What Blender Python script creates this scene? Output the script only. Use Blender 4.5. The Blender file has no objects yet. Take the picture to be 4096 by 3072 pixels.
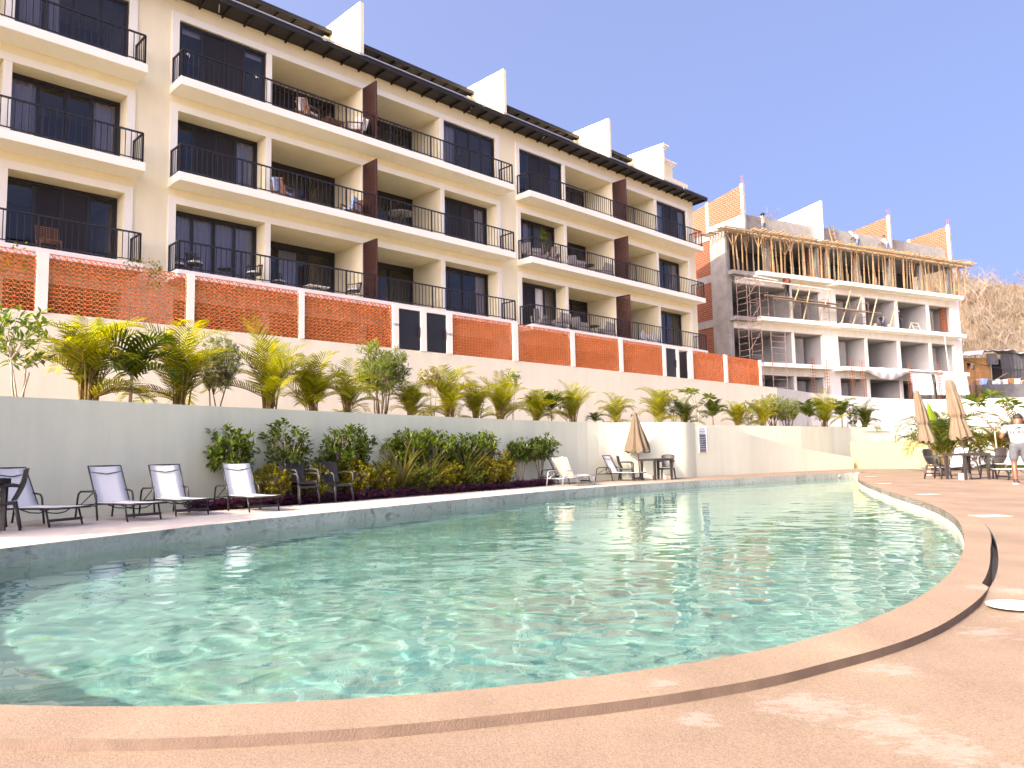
import bpy, bmesh, math, random
from math import sin, cos, tan, radians, pi, sqrt, atan2, hypot
from mathutils import Vector, Matrix, noise
from mathutils.geometry import delaunay_2d_cdt

scene = bpy.context.scene
COL = scene.collection
random.seed(7)

# ---------------------------------------------------------------- camera
cam_data = bpy.data.cameras.new("camera")
cam = bpy.data.objects.new("camera", cam_data)
COL.objects.link(cam)
cam_data.sensor_width = 36.0
cam_data.lens = 3077.0 / 4096.0 * 36.0
cam_data.clip_start = 0.05
cam_data.clip_end = 3000.0
PITCH = math.atan(294.0 / 3077.0)
ROLL = math.atan(0.021)
_f = Vector((0, cos(PITCH), sin(PITCH)))
_u = Vector((0, -sin(PITCH), cos(PITCH)))
_r = Vector((1, 0, 0))
_er = cos(ROLL) * _r - sin(ROLL) * _u
_eu = sin(ROLL) * _r + cos(ROLL) * _u
m = Matrix((_er, _eu, -_f)).transposed().to_4x4()
m.translation = Vector((0, 0, 0.88))
cam.matrix_world = m
scene.camera = cam

# ---------------------------------------------------------------- sky, sun, exposure
SUN_EL = radians(34.0)
SUN_A = radians(40.0)          # the sun stands to the left, a little behind the camera
world = bpy.data.worlds.new("World")
scene.world = world
world.use_nodes = True
nt = world.node_tree
bg = nt.nodes["Background"]
sky = nt.nodes.new("ShaderNodeTexSky")
sky.sky_type = 'NISHITA'
sky.sun_disc = False
sky.sun_elevation = SUN_EL
sky.sun_rotation = -(pi / 2 + SUN_A)
sky.altitude = 0
sky.air_density = 0.5
sky.dust_density = 6.0
sky.ozone_density = 1.5
tint = nt.nodes.new("ShaderNodeMix"); tint.data_type = 'RGBA'; tint.blend_type = 'MULTIPLY'
tint.inputs[0].default_value = 1.0
tint.inputs[7].default_value = (0.96, 0.885, 0.95, 1)
# the haze-free blue seen here comes from well above the horizon band of the sky model
geo = nt.nodes.new("ShaderNodeTexCoord")
sep = nt.nodes.new("ShaderNodeSeparateXYZ"); nt.links.new(geo.outputs["Generated"], sep.inputs[0])
lift = nt.nodes.new("ShaderNodeMath"); lift.operation = 'MULTIPLY_ADD'; lift.inputs[1].default_value = 0.47; lift.inputs[2].default_value = 0.53
nt.links.new(sep.outputs[2], lift.inputs[0])
comb = nt.nodes.new("ShaderNodeCombineXYZ")
nt.links.new(sep.outputs[0], comb.inputs[0]); nt.links.new(sep.outputs[1], comb.inputs[1]); nt.links.new(lift.outputs[0], comb.inputs[2])
nrm = nt.nodes.new("ShaderNodeVectorMath"); nrm.operation = 'NORMALIZE'
nt.links.new(comb.outputs[0], nrm.inputs[0]); nt.links.new(nrm.outputs[0], sky.inputs[0])
nt.links.new(sky.outputs[0], tint.inputs[6])
nt.links.new(tint.outputs[2], bg.inputs[0])
bg.inputs[1].default_value = 0.15
sun_d = bpy.data.lights.new("sun", 'SUN')
sun_d.energy = 2.0
sun_d.angle = radians(0.5)
sun_d.color = (1.0, 0.93, 0.74)
sun = bpy.data.objects.new("sun", sun_d)
COL.objects.link(sun)
_S = Vector((-cos(SUN_A) * cos(SUN_EL), -sin(SUN_A) * cos(SUN_EL), sin(SUN_EL)))
sun.rotation_euler = _S.to_track_quat('Z', 'Y').to_euler()
sun.location = (-30, -20, 40)
scene.view_settings.view_transform = 'Standard'
scene.view_settings.look = 'None'
scene.view_settings.exposure = 2.22
scene.view_settings.gamma = 1.0
scene.render.engine = 'CYCLES'
scene.cycles.max_bounces = 12
scene.cycles.diffuse_bounces = 7
scene.cycles.glossy_bounces = 4
scene.cycles.transmission_bounces = 8
scene.cycles.transparent_max_bounces = 16
scene.cycles.sample_clamp_indirect = 8.0
scene.cycles.caustics_reflective = False
scene.cycles.caustics_refractive = False

# ---------------------------------------------------------------- mesh helper
class MB:
    def __init__(s):
        s.v = []; s.f = []
    def quad(s, a, b, c, d):
        i = len(s.v); s.v += [tuple(a), tuple(b), tuple(c), tuple(d)]; s.f.append((i, i+1, i+2, i+3)); return s
    def tri(s, a, b, c):
        i = len(s.v); s.v += [tuple(a), tuple(b), tuple(c)]; s.f.append((i, i+1, i+2)); return s
    def box(s, x0, x1, y0, y1, z0, z1):
        if x0 > x1: x0, x1 = x1, x0
        if y0 > y1: y0, y1 = y1, y0
        if z0 > z1: z0, z1 = z1, z0
        i = len(s.v)
        s.v += [(x0,y0,z0),(x1,y0,z0),(x1,y1,z0),(x0,y1,z0),(x0,y0,z1),(x1,y0,z1),(x1,y1,z1),(x0,y1,z1)]
        for q in ((0,3,2,1),(4,5,6,7),(0,1,5,4),(1,2,6,5),(2,3,7,6),(3,0,4,7)):
            s.f.append(tuple(i+k for k in q))
        return s
    def bar(s, a, b, w, h=None, up=(0, 0, 1)):
        """rectangular bar from a to b"""
        a = Vector(a); b = Vector(b); h = h or w
        d = (b - a); 
        if d.length < 1e-6: return s
        d.normalize(); up = Vector(up)
        if abs(d.dot(up)) > 0.97: up = Vector((1, 0, 0)) if abs(d.x) < 0.9 else Vector((0, 1, 0))
        x = d.cross(up).normalized(); y = x.cross(d).normalized()
        i = len(s.v)
        for p in (a, b):
            for sx, sy in ((-1,-1),(1,-1),(1,1),(-1,1)):
                s.v.append(tuple(p + x*(sx*w/2) + y*(sy*h/2)))
        for q in ((0,1,2,3),(4,7,6,5),(0,4,5,1),(1,5,6,2),(2,6,7,3),(3,7,4,0)):
            s.f.append(tuple(i+k for k in q))
        return s
    def tube(s, pts, r, n=6, closed=False, caps=True):
        """round tube through pts; r a number or one radius per point"""
        pts = [Vector(p) for p in pts]; k = len(pts)
        rs = r if isinstance(r, (list, tuple)) else [r]*k
        base = len(s.v); ref = None
        for j, p in enumerate(pts):
            if closed: d = pts[(j+1) % k] - pts[j-1]
            else: d = pts[min(j+1, k-1)] - pts[max(j-1, 0)]
            if d.length < 1e-9: d = Vector((0,0,1))
            d.normalize()
            if ref is None:
                ref = Vector((0,0,1)) if abs(d.z) < 0.9 else Vector((1,0,0))
            x = d.cross(ref)
            if x.length < 1e-4: x = d.cross(Vector((0,1,0.3)))
            x.normalize(); y = x.cross(d).normalized(); ref = y
            for q in range(n):
                t = 2*pi*q/n
                s.v.append(tuple(p + x*(cos(t)*rs[j]) + y*(sin(t)*rs[j])))
        segs = k if closed else k-1
        for j in range(segs):
            for q in range(n):
                a = base + j*n + q; b = base + j*n + (q+1) % n
                c = base + ((j+1) % k)*n + (q+1) % n; d_ = base + ((j+1) % k)*n + q
                s.f.append((a, b, c, d_))
        if caps and not closed:
            s.f.append(tuple(base + q for q in range(n-1, -1, -1)))
            s.f.append(tuple(base + (k-1)*n + q for q in range(n)))
        return s
    def lathe(s, prof, n=16, c=(0,0,0), wob=None):
        """prof: list of (r,z)"""
        base = len(s.v)
        for j, (r, z) in enumerate(prof):
            for q in range(n):
                t = 2*pi*q/n
                rr = r*(wob(t, j) if wob else 1)
                s.v.append((c[0]+cos(t)*rr, c[1]+sin(t)*rr, c[2]+z))
        for j in range(len(prof)-1):
            for q in range(n):
                s.f.append((base+j*n+q, base+j*n+(q+1)%n, base+(j+1)*n+(q+1)%n, base+(j+1)*n+q))
        s.f.append(tuple(base+q for q in range(n-1,-1,-1)))
        s.f.append(tuple(base+(len(prof)-1)*n+q for q in range(n)))
        return s
    def prism(s, poly, z0, z1):
        """vertical prism over a plan polygon; z1 may be a list of heights"""
        n = len(poly); i = len(s.v)
        zt = z1 if isinstance(z1, (list, tuple)) else [z1]*n
        s.v += [(p[0], p[1], z0) for p in poly] + [(p[0], p[1], zt[k]) for k, p in enumerate(poly)]
        for k in range(n):
            s.f.append((i+k, i+(k+1)%n, i+n+(k+1)%n, i+n+k))
        s.f.append(tuple(i+n+k for k in range(n))); s.f.append(tuple(i+k for k in range(n-1,-1,-1)))
        return s
    def wallstrip(s, line, th, z0, tops):
        """a wall of thickness th (to the left of the line direction) along a plan polyline"""
        n = len(line); L = [Vector((p[0], p[1])) for p in line]; out = []
        for k in range(n):
            d = L[min(k+1,n-1)] - L[max(k-1,0)]; d.normalize()
            out.append(L[k] + Vector((-d.y, d.x))*th)
        zt = tops if isinstance(tops, (list, tuple)) else [tops]*n
        i = len(s.v)
        for k in range(n):
            s.v += [(L[k].x,L[k].y,z0),(L[k].x,L[k].y,zt[k]),(out[k].x,out[k].y,zt[k]),(out[k].x,out[k].y,z0)]
        for k in range(n-1):
            a = i+4*k; b = a+4
            s.f += [(a,b,b+1,a+1),(a+1,b+1,b+2,a+2),(a+2,b+2,b+3,a+3)]
        s.f.append((i,i+1,i+2,i+3)); e = i+4*(n-1); s.f.append((e+3,e+2,e+1,e))
        return s
    def add(s, o, M=None):
        i = len(s.v)
        s.v += [tuple(M @ Vector(p)) for p in o.v] if M else list(o.v)
        s.f += [tuple(i+k for k in q) for q in o.f]
        return s
    def mesh(s, name, mat, smooth=False):
        me = bpy.data.meshes.new(name)
        me.from_pydata(s.v, [], s.f)
        if mat: me.materials.append(mat)
        if smooth:
            me.polygons.foreach_set('use_smooth', [True]*len(me.polygons))
        me.update()
        return me
    def build(s, name, mat, parent=None, smooth=False, loc=None, rot=0.0, bevel=0.0):
        o = bpy.data.objects.new(name, s.mesh(name, mat, smooth))
        COL.objects.link(o)
        if loc is not None: o.location = loc
        if rot: o.rotation_euler = (0, 0, rot)
        if parent: o.parent = parent
        if bevel:
            b = o.modifiers.new("bevel", 'BEVEL'); b.width = bevel; b.segments = 2; b.limit_method = 'ANGLE'
        return o

def tag(o, label=None, cat=None, group=None, kind=None):
    if label: o["label"] = label
    if cat: o["category"] = cat
    if group: o["group"] = group
    if kind: o["kind"] = kind
    return o

def thing(name, label, cat, loc=(0,0,0), rz=0.0, group=None):
    o = bpy.data.objects.new(name, None)
    o.empty_display_size = 0.2
    COL.objects.link(o)
    o.location = loc; o.rotation_euler = (0, 0, rz)
    return tag(o, label, cat, group)

def copy_tree(o, parent=None):
    c = o.copy(); COL.objects.link(c)
    c.parent = parent
    for ch in o.children: copy_tree(ch, c)
    return c

def dup(o, loc, rz, label, group=None, scale=None):
    c = copy_tree(o)
    c.location = loc; c.rotation_euler = (0, 0, rz)
    if scale: c.scale = (scale,)*3
    tag(c, label, None, group)
    return c

def to_xy(origin, az, s, y, z=0.0):
    """local building frame (s along the facade, y into the building) to world"""
    a = radians(az)
    return Vector((origin[0] + s*sin(a) - y*cos(a), origin[1] + s*cos(a) + y*sin(a), z))

# ---------------------------------------------------------------- materials
def mat(name, col, rough=0.7, metal=0.0, spec=0.5, noise_amt=0.0, scale=4.0, bump=0.0, bump_scale=60.0, col2=None, detail=6.0, streak=0.0):
    m = bpy.data.materials.new(name); m.use_nodes = True
    t = m.node_tree; b = t.nodes["Principled BSDF"]
    b.inputs["Base Color"].default_value = (*col, 1)
    b.inputs["Roughness"].default_value = rough
    b.inputs["Metallic"].default_value = metal
    b.inputs["Specular IOR Level"].default_value = spec
    tc = t.nodes.new("ShaderNodeTexCoord")
    if noise_amt > 0 or col2:
        n = t.nodes.new("ShaderNodeTexNoise"); n.inputs["Scale"].default_value = scale; n.inputs["Detail"].default_value = detail
        n.inputs["Roughness"].default_value = 0.6
        t.links.new(tc.outputs["Object"], n.inputs["Vector"])
        r = t.nodes.new("ShaderNodeValToRGB")
        r.color_ramp.elements[0].position = 0.32; r.color_ramp.elements[1].position = 0.68
        c2 = col2 or tuple(max(0, c*(1-noise_amt)) for c in col)
        r.color_ramp.elements[0].color = (*c2, 1); r.color_ramp.elements[1].color = (*col, 1)
        t.links.new(n.outputs["Fac"], r.inputs["Fac"]); t.links.new(r.outputs["Color"], b.inputs["Base Color"])
    if streak > 0:
        mp = t.nodes.new("ShaderNodeMapping"); mp.inputs["Scale"].default_value = (1.3, 1.3, 0.16)
        t.links.new(tc.outputs["Object"], mp.inputs[0])
        n3 = t.nodes.new("ShaderNodeTexNoise"); n3.inputs["Scale"].default_value = 2.2; n3.inputs["Detail"].default_value = 8; n3.inputs["Roughness"].default_value = 0.65
        t.links.new(mp.outputs[0], n3.inputs["Vector"])
        r3 = t.nodes.new("ShaderNodeValToRGB"); r3.color_ramp.elements[0].position = 0.30; r3.color_ramp.elements[1].position = 0.62
        r3.color_ramp.elements[0].color = (1-streak, 1-streak*1.05, 1-streak*1.2, 1); r3.color_ramp.elements[1].color = (1, 1, 1, 1)
        t.links.new(n3.outputs["Fac"], r3.inputs["Fac"])
        m3 = t.nodes.new("ShaderNodeMix"); m3.data_type = 'RGBA'; m3.blend_type = 'MULTIPLY'; m3.inputs[0].default_value = 1.0
        t.links.new(r.outputs["Color"], m3.inputs[6]); t.links.new(r3.outputs["Color"], m3.inputs[7]); t.links.new(m3.outputs[2], b.inputs["Base Color"])
    if bump > 0:
        n2 = t.nodes.new("ShaderNodeTexNoise"); n2.inputs["Scale"].default_value = bump_scale; n2.inputs["Detail"].default_value = 4
        t.links.new(tc.outputs["Object"], n2.inputs["Vector"])
        bp = t.nodes.new("ShaderNodeBump"); bp.inputs["Strength"].default_value = bump; bp.inputs["Distance"].default_value = 0.02
        t.links.new(n2.outputs["Fac"], bp.inputs["Height"]); t.links.new(bp.outputs["Normal"], b.inputs["Normal"])
    return m

def leaf_mat(name, cols, trans=0.45, rough=0.45):
    """leaves: colour differs from leaf to leaf; part of the light passes through"""
    m = bpy.data.materials.new(name); m.use_nodes = True
    t = m.node_tree; b = t.nodes["Principled BSDF"]; out = t.nodes["Material Output"]
    g = t.nodes.new("ShaderNodeNewGeometry")
    r = t.nodes.new("ShaderNodeValToRGB"); els = r.color_ramp.elements
    while len(els) < len(cols): els.new(0.5)
    for k, c in enumerate(cols):
        els[k].position = k/(len(cols)-1); els[k].color = (*c, 1)
    t.links.new(g.outputs["Random Per Island"], r.inputs["Fac"])
    t.links.new(r.outputs["Color"], b.inputs["Base Color"])
    b.inputs["Roughness"].default_value = rough
    b.inputs["Specular IOR Level"].default_value = 0.35
    tr = t.nodes.new("ShaderNodeBsdfTranslucent")
    hs = t.nodes.new("ShaderNodeHueSaturation"); hs.inputs["Value"].default_value = 1.5; hs.inputs["Saturation"].default_value = 1.1
    t.links.new(r.outputs["Color"], hs.inputs["Color"]); t.links.new(hs.outputs["Color"], tr.inputs["Color"])
    mx = t.nodes.new("ShaderNodeMixShader"); mx.inputs[0].default_value = trans
    t.links.new(b.outputs[0], mx.inputs[1]); t.links.new(tr.outputs[0], mx.inputs[2])
    t.links.new(mx.outputs[0], out.inputs["Surface"])
    return m

M = {}
M['cream'] = mat("cream_stucco", (0.89, 0.81, 0.56), 0.9, streak=0.05, noise_amt=0.05, scale=1.2, bump=0.25, bump_scale=90, spec=0.2)
M['cream_wall'] = mat("garden_wall_stucco", (0.73, 0.735, 0.55), 0.9, streak=0.07, noise_amt=0.05, scale=0.8, bump=0.25, bump_scale=90, spec=0.2)
M['upper_wall'] = mat('upper_wall_stucco', (0.82, 0.77, 0.60), 0.9, streak=0.07, noise_amt=0.05, scale=0.8, bump=0.25, bump_scale=90, spec=0.2)
M['white'] = mat("white_paint", (0.88, 0.85, 0.74), 0.7, noise_amt=0.03, scale=2, spec=0.3)
M['white_wall'] = mat("white_plaster", (0.84, 0.82, 0.75), 0.9, streak=0.12, noise_amt=0.07, scale=0.7, bump=0.2, bump_scale=60, spec=0.2)
M['bound'] = mat('boundary_plaster', (0.43, 0.425, 0.415), 0.9, streak=0.10, noise_amt=0.07, scale=0.7, bump=0.2, bump_scale=60, spec=0.2)
M['yellow_wall'] = mat("yellow_stucco", (0.33, 0.285, 0.135), 0.9, noise_amt=0.05, scale=0.8, bump=0.2, bump_scale=80, spec=0.2)
M['ceiling'] = mat("balcony_plaster", (0.70, 0.66, 0.55), 0.9, noise_amt=0.04, scale=1.0, bump=0.15, bump_scale=70, spec=0.2)
M['dark_metal'] = mat("dark_bronze_metal", (0.018, 0.015, 0.015), 0.42, 0.0, 0.5, noise_amt=0.2, scale=9)
M['roof_metal'] = mat("dark_roof_metal", (0.022, 0.018, 0.017), 0.55, 0.0, 0.4, noise_amt=0.3, scale=3)
M['steel'] = mat("pale_steel", (0.62, 0.61, 0.60), 0.35, 0.7)
M['screen'] = mat("red_brown_slats", (0.055, 0.018, 0.012), 0.55, noise_amt=0.35, scale=12)
M['room'] = mat("dark_room", (0.06, 0.055, 0.05), 0.95)  # for dark planes that stand in for shade inside the rooms
M['curtain'] = mat("grey_curtain", (0.78, 0.76, 0.74), 0.95, noise_amt=0.1, scale=5)
M['blind'] = mat("pale_blind", (0.72, 0.68, 0.60), 0.9)
M['wood'] = mat("oiled_wood", (0.26, 0.11, 0.045), 0.5, noise_amt=0.35, scale=14)
M['lumber'] = mat("raw_lumber", (0.30, 0.19, 0.095), 0.8, noise_amt=0.35, scale=9, spec=0.2)
M['lumber2'] = mat("weathered_lumber", (0.34, 0.27, 0.18), 0.85, noise_amt=0.4, scale=7, spec=0.2)
M['terracotta'] = mat("terracotta_block", (0.84, 0.27, 0.090), 0.85, noise_amt=0.3, scale=3.5, bump=0.2, bump_scale=120, spec=0.2)
M['door'] = mat("charcoal_door", (0.016, 0.016, 0.018), 0.45, noise_amt=0.2, scale=6)
M['ink'] = mat("black_lettering", (0.02, 0.018, 0.02), 0.6)
M['concrete'] = mat("raw_concrete", (0.33, 0.315, 0.285), 0.92, noise_amt=0.3, scale=1.6, bump=0.4, bump_scale=25, spec=0.2)
M['plaster_grey'] = mat("grey_plaster", (0.36, 0.355, 0.34), 0.92, noise_amt=0.14, scale=0.7, bump=0.2, bump_scale=40, spec=0.2)
M['rust'] = mat("rusty_steel", (0.24, 0.085, 0.04), 0.8, noise_amt=0.5, scale=10)
M['bounce_soil'] = mat('pale_bounce_soil', (0.46, 0.37, 0.24), 0.95, noise_amt=0.4, scale=5, bump=0.8, bump_scale=20)  # ground colour lightened to bounce fill light onto the wall and facade
M['insect'] = mat('insect_screen', (0.020, 0.016, 0.018), 0.55, spec=0.3)
M['soil'] = mat("planter_soil", (0.30, 0.22, 0.14), 0.95, noise_amt=0.5, scale=6, bump=0.8, bump_scale=20)
M['sling'] = mat("white_mesh_sling", (0.76, 0.73, 0.68), 0.75, noise_amt=0.04, scale=30, bump=0.3, bump_scale=700)
M['plastic'] = mat("brown_plastic", (0.030, 0.024, 0.021), 0.5, noise_amt=0.15, scale=8)
M['pale_plastic'] = mat("white_plastic", (0.36, 0.34, 0.29), 0.5, noise_amt=0.05, scale=6)
M['canvas'] = mat("tan_canvas", (0.135, 0.096, 0.058), 0.9, noise_amt=0.15, scale=5, bump=0.3, bump_scale=90)
M['stone_block'] = mat("pale_stone_block", (0.42, 0.36, 0.28), 0.9, noise_amt=0.2, scale=6, bump=0.6, bump_scale=30)
M['pole'] = mat("bronze_pole", (0.14, 0.11, 0.09), 0.4, 0.5)
M['alu'] = mat("brushed_aluminium", (0.55, 0.55, 0.55), 0.35, 0.8)
M['cushion'] = mat("white_cushion", (0.78, 0.75, 0.70), 0.95, noise_amt=0.05, scale=9)
M['blue_cloth'] = mat("blue_white_cloth", (0.62, 0.70, 0.80), 0.95, col2=(0.10, 0.25, 0.55), scale=14)
M['grey_wicker'] = mat("grey_wicker", (0.36, 0.32, 0.29), 0.8, noise_amt=0.4, scale=40)
M['bark'] = mat("pale_bark", (0.42, 0.34, 0.25), 0.9, noise_amt=0.35, scale=16, bump=0.5, bump_scale=60)
M['brown_bark'] = mat("brown_bark", (0.20, 0.13, 0.085), 0.9, noise_amt=0.4, scale=16)
M['dry_twig'] = leaf_mat("dry_twigs", [(0.085,0.062,0.038),(0.165,0.122,0.077),(0.29,0.23,0.155)], 0.1, 0.9)
M['palm'] = leaf_mat("palm_leaflets", [(0.085,0.11,0.007),(0.21,0.21,0.011),(0.36,0.31,0.014),(0.13,0.16,0.011)], 0.55)
M['palm2'] = leaf_mat("greener_palm_leaflets", [(0.022,0.042,0.004),(0.05,0.075,0.006),(0.11,0.12,0.008)], 0.4)
M['palm_stem'] = mat("palm_canes", (0.30, 0.20, 0.045), 0.6, noise_amt=0.5, scale=14)
M['shrub'] = leaf_mat("dark_green_leaves", [(0.040,0.065,0.010),(0.075,0.115,0.014),(0.14,0.17,0.020)], 0.38, 0.35)
M['shrub_light'] = leaf_mat("light_green_leaves", [(0.055,0.095,0.012),(0.11,0.155,0.016),(0.20,0.22,0.025)], 0.42, 0.4)
M['gold'] = leaf_mat("golden_leaves", [(0.09,0.105,0.008),(0.25,0.22,0.008),(0.38,0.30,0.010)], 0.42)
M['oleander'] = leaf_mat("narrow_leaves", [(0.09,0.13,0.025),(0.17,0.21,0.045),(0.28,0.29,0.06)], 0.42)
M['silver'] = leaf_mat("silver_leaves", [(0.24,0.27,0.14),(0.36,0.38,0.21),(0.52,0.50,0.30)], 0.45)
M['flax'] = leaf_mat("bronze_blades", [(0.07,0.08,0.02),(0.15,0.14,0.03),(0.24,0.18,0.04)], 0.35)
M['purple'] = leaf_mat("purple_leaves", [(0.035,0.012,0.03),(0.075,0.02,0.05),(0.12,0.035,0.075)], 0.3)
M['gold_sun'] = leaf_mat('sunny_golden_leaves', [(0.05,0.06,0.004),(0.12,0.105,0.004),(0.19,0.15,0.005)], 0.4)
M['grass'] = leaf_mat("lawn_blades", [(0.04,0.07,0.008),(0.07,0.11,0.012),(0.12,0.13,0.02)], 0.4)
M['banana'] = leaf_mat("banana_leaf", [(0.16,0.24,0.012),(0.22,0.30,0.015)], 0.5)
M['pink'] = mat("pink_petals", (0.75, 0.32, 0.42), 0.7)
M['petal'] = mat("white_petals", (0.8, 0.74, 0.62), 0.7)
M['skin'] = mat("tan_skin", (0.14, 0.055, 0.026), 0.5, noise_amt=0.1, scale=9)
M['hair'] = mat("dark_hair", (0.012, 0.007, 0.005), 0.7, noise_amt=0.3, scale=60)
M['shirt'] = mat("white_cotton", (0.21, 0.21, 0.22), 0.9, bump=0.25, bump_scale=14)
M['shorts'] = mat("grey_shorts", (0.075, 0.078, 0.082), 0.9, noise_amt=0.25, scale=14)
M['shoe'] = mat("black_shoe", (0.03, 0.03, 0.035), 0.6)
M['sole'] = mat("white_sole", (0.75, 0.74, 0.70), 0.6)
M['red'] = mat("red_cloth", (0.42, 0.05, 0.03), 0.8)

# brick wall: x+y along, z up
def brick_mat():
    m = bpy.data.materials.new("red_brick"); m.use_nodes = True
    t = m.node_tree; b = t.nodes["Principled BSDF"]
    tc = t.nodes.new("ShaderNodeTexCoord"); sx = t.nodes.new("ShaderNodeSeparateXYZ"); cx = t.nodes.new("ShaderNodeCombineXYZ")
    ad = t.nodes.new("ShaderNodeMath"); ad.operation = 'ADD'
    t.links.new(tc.outputs["Object"], sx.inputs[0])
    t.links.new(sx.outputs[0], ad.inputs[0]); t.links.new(sx.outputs[1], ad.inputs[1])
    t.links.new(ad.outputs[0], cx.inputs[0]); t.links.new(sx.outputs[2], cx.inputs[1])
    br = t.nodes.new("ShaderNodeTexBrick")
    br.inputs["Scale"].default_value = 1.0
    br.inputs["Brick Width"].default_value = 0.34; br.inputs["Row Height"].default_value = 0.155
    br.inputs["Mortar Size"].default_value = 0.016; br.inputs["Mortar Smooth"].default_value = 0.2
    br.inputs["Color1"].default_value = (0.22, 0.05, 0.017, 1); br.inputs["Color2"].default_value = (0.17, 0.038, 0.013, 1)
    br.inputs["Mortar"].default_value = (0.22, 0.17, 0.115, 1)
    t.links.new(cx.outputs[0], br.inputs["Vector"])
    t.links.new(br.outputs["Color"], b.inputs["Base Color"]); b.inputs["Roughness"].default_value = 0.9
    bp = t.nodes.new("ShaderNodeBump"); bp.inputs["Strength"].default_value = 0.6; bp.inputs["Distance"].default_value = 0.01; bp.invert = True
    t.links.new(br.outputs["Fac"], bp.inputs["Height"]); t.links.new(bp.outputs["Normal"], b.inputs["Normal"])
    return m
M['brick'] = brick_mat()

def glass_mat():
    m = bpy.data.materials.new("tinted_glass"); m.use_nodes = True
    t = m.node_tree; out = t.nodes["Material Output"]; t.nodes.remove(t.nodes["Principled BSDF"])
    tr = t.nodes.new("ShaderNodeBsdfTransparent"); tr.inputs[0].default_value = (0.66, 0.66, 0.74, 1)
    gl = t.nodes.new("ShaderNodeBsdfGlossy"); gl.inputs["Roughness"].default_value = 0.015; gl.inputs["Color"].default_value = (0.9, 0.9, 0.95, 1)
    lw = t.nodes.new("ShaderNodeFresnel"); lw.inputs["IOR"].default_value = 1.62
    mx = t.nodes.new("ShaderNodeMixShader")
    t.links.new(lw.outputs[0], mx.inputs[0]); t.links.new(tr.outputs[0], mx.inputs[1]); t.links.new(gl.outputs[0], mx.inputs[2])
    t.links.new(mx.outputs[0], out.inputs["Surface"])
    return m
M['glass'] = glass_mat()
# ================================================================ GROUND, DECK, POOL
def catmull(pts, n=6):
    P = [Vector((p[0], p[1])) for p in pts]; out = []
    for i in range(len(P)-1):
        p0 = P[max(i-1, 0)]; p1 = P[i]; p2 = P[i+1]; p3 = P[min(i+2, len(P)-1)]
        for k in range(n):
            t = k/n
            out.append(0.5*((2*p1)+(p2-p0)*t+(2*p0-5*p1+4*p2-p3)*t*t+(3*p1-p0-3*p2+p3)*t**3))
    out.append(P[-1]); return out

def smooth_line(P, it=3):
    P = [p.copy() for p in P]
    for _ in range(it):
        Q = [p.copy() for p in P]
        for i in range(1, len(P)-1): Q[i] = (P[i-1]+2*P[i]+P[i+1])/4
        P = Q
    return P

def inside(p, poly):
    x, y = p[0], p[1]; r = False; j = len(poly)-1
    for i in range(len(poly)):
        xi, yi = poly[i][0], poly[i][1]; xj, yj = poly[j][0], poly[j][1]
        if (yi > y) != (yj > y) and x < (xj-xi)*(y-yi)/(yj-yi)+xi: r = not r
        j = i
    return r

def fill(outer, holes, zf, extra=(), keep=None):
    """triangulated sheet inside outer, outside holes; zf gives the height"""
    V = []; E = []
    for loop in [outer]+list(holes):
        b = len(V); n = len(loop)
        V += [Vector((p[0], p[1])) for p in loop]; E += [(b+i, b+(i+1) % n) for i in range(n)]
    V += [Vector((p[0], p[1])) for p in extra]
    vs, es, fs, *_ = delaunay_2d_cdt(V, E, [], 0, 1e-5)
    mb = MB(); mb.v = [(p.x, p.y, zf(p.x, p.y)) for p in vs]
    for f in fs:
        c = sum((vs[i] for i in f), Vector((0, 0)))/len(f)
        if inside(c, outer) and not any(inside(c, h) for h in holes):
            a, b_, c_ = (vs[i] for i in f[:3])
            if (b_-a).cross(c_-a) < 0: f = tuple(reversed(f))
            mb.f.append(tuple(f))
    return mb

LEFT_IN = [(-6.0,8.0),(-6.23,7.1),(-6.08,6.05),(-5.53,5.03),(-4.73,4.23),(-3.78,3.58),(-2.8,3.15)]
NEAR = [(-1.921,2.955),(-1.291,2.90),(-0.847,2.92),(-0.442,2.965),(0.139,3.11),(0.653,3.30),(1.166,3.565),(1.479,3.80),(1.842,4.10),(2.4,4.68),(2.946,5.377),(3.518,6.204),(4.019,7.005),(4.42,7.69),(5.175,9.056),(5.827,10.405),(6.40,11.8),(6.829,13.02),(7.172,14.1),(7.60,15.5),(8.23,17.4),(9.425,20.858),(10.75,24.28),(12.05,27.2),(13.0,29.3),(13.75,30.6)]
FAR = [(-5.662,8.574),(-5.193,9.733),(-4.62,10.98),(-4.089,11.96),(-3.40,13.2),(-2.52,14.6),(-0.34,18.2),(1.5,20.9),(4.1,23.75),(6.988,26.253),(10.0,28.55),(12.8,30.55),(13.7,31.05)]
STEP = [(-1.687,2.60),(-1.151,2.57),(-0.755,2.60),(-0.396,2.65),(0.267,2.82),(0.661,2.96),(1.009,3.12),(1.273,3.29),(1.659,3.54),(2.071,3.89),(2.477,4.33),(2.811,4.73),(3.25,5.32),(3.74,6.07),(4.19,6.80),(4.652,7.56),(5.11,8.38),(5.837,9.845),(6.9,12.165),(7.952,15.049),(8.96,18.0),(10.426,22.408),(11.95,26.1),(13.3,28.8),(14.2,30.6)]
LEFT_OUT = [(-6.0,8.85),(-6.42,8.15),(-6.70,7.15),(-6.58,5.92),(-6.0,4.8),(-5.08,3.93),(-4.02,3.26),(-2.92,2.81)]
near_s = smooth_line(catmull(LEFT_IN+NEAR, 5), 6)
far_s = smooth_line(catmull(FAR, 4), 4)
step_s = smooth_line(catmull(LEFT_OUT+STEP, 5), 6)
POOL = near_s + list(reversed(far_s))                        # water outline
RING = step_s + [Vector((14.0, 31.4))] + list(reversed(far_s))  # what the deck leaves open

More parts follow.
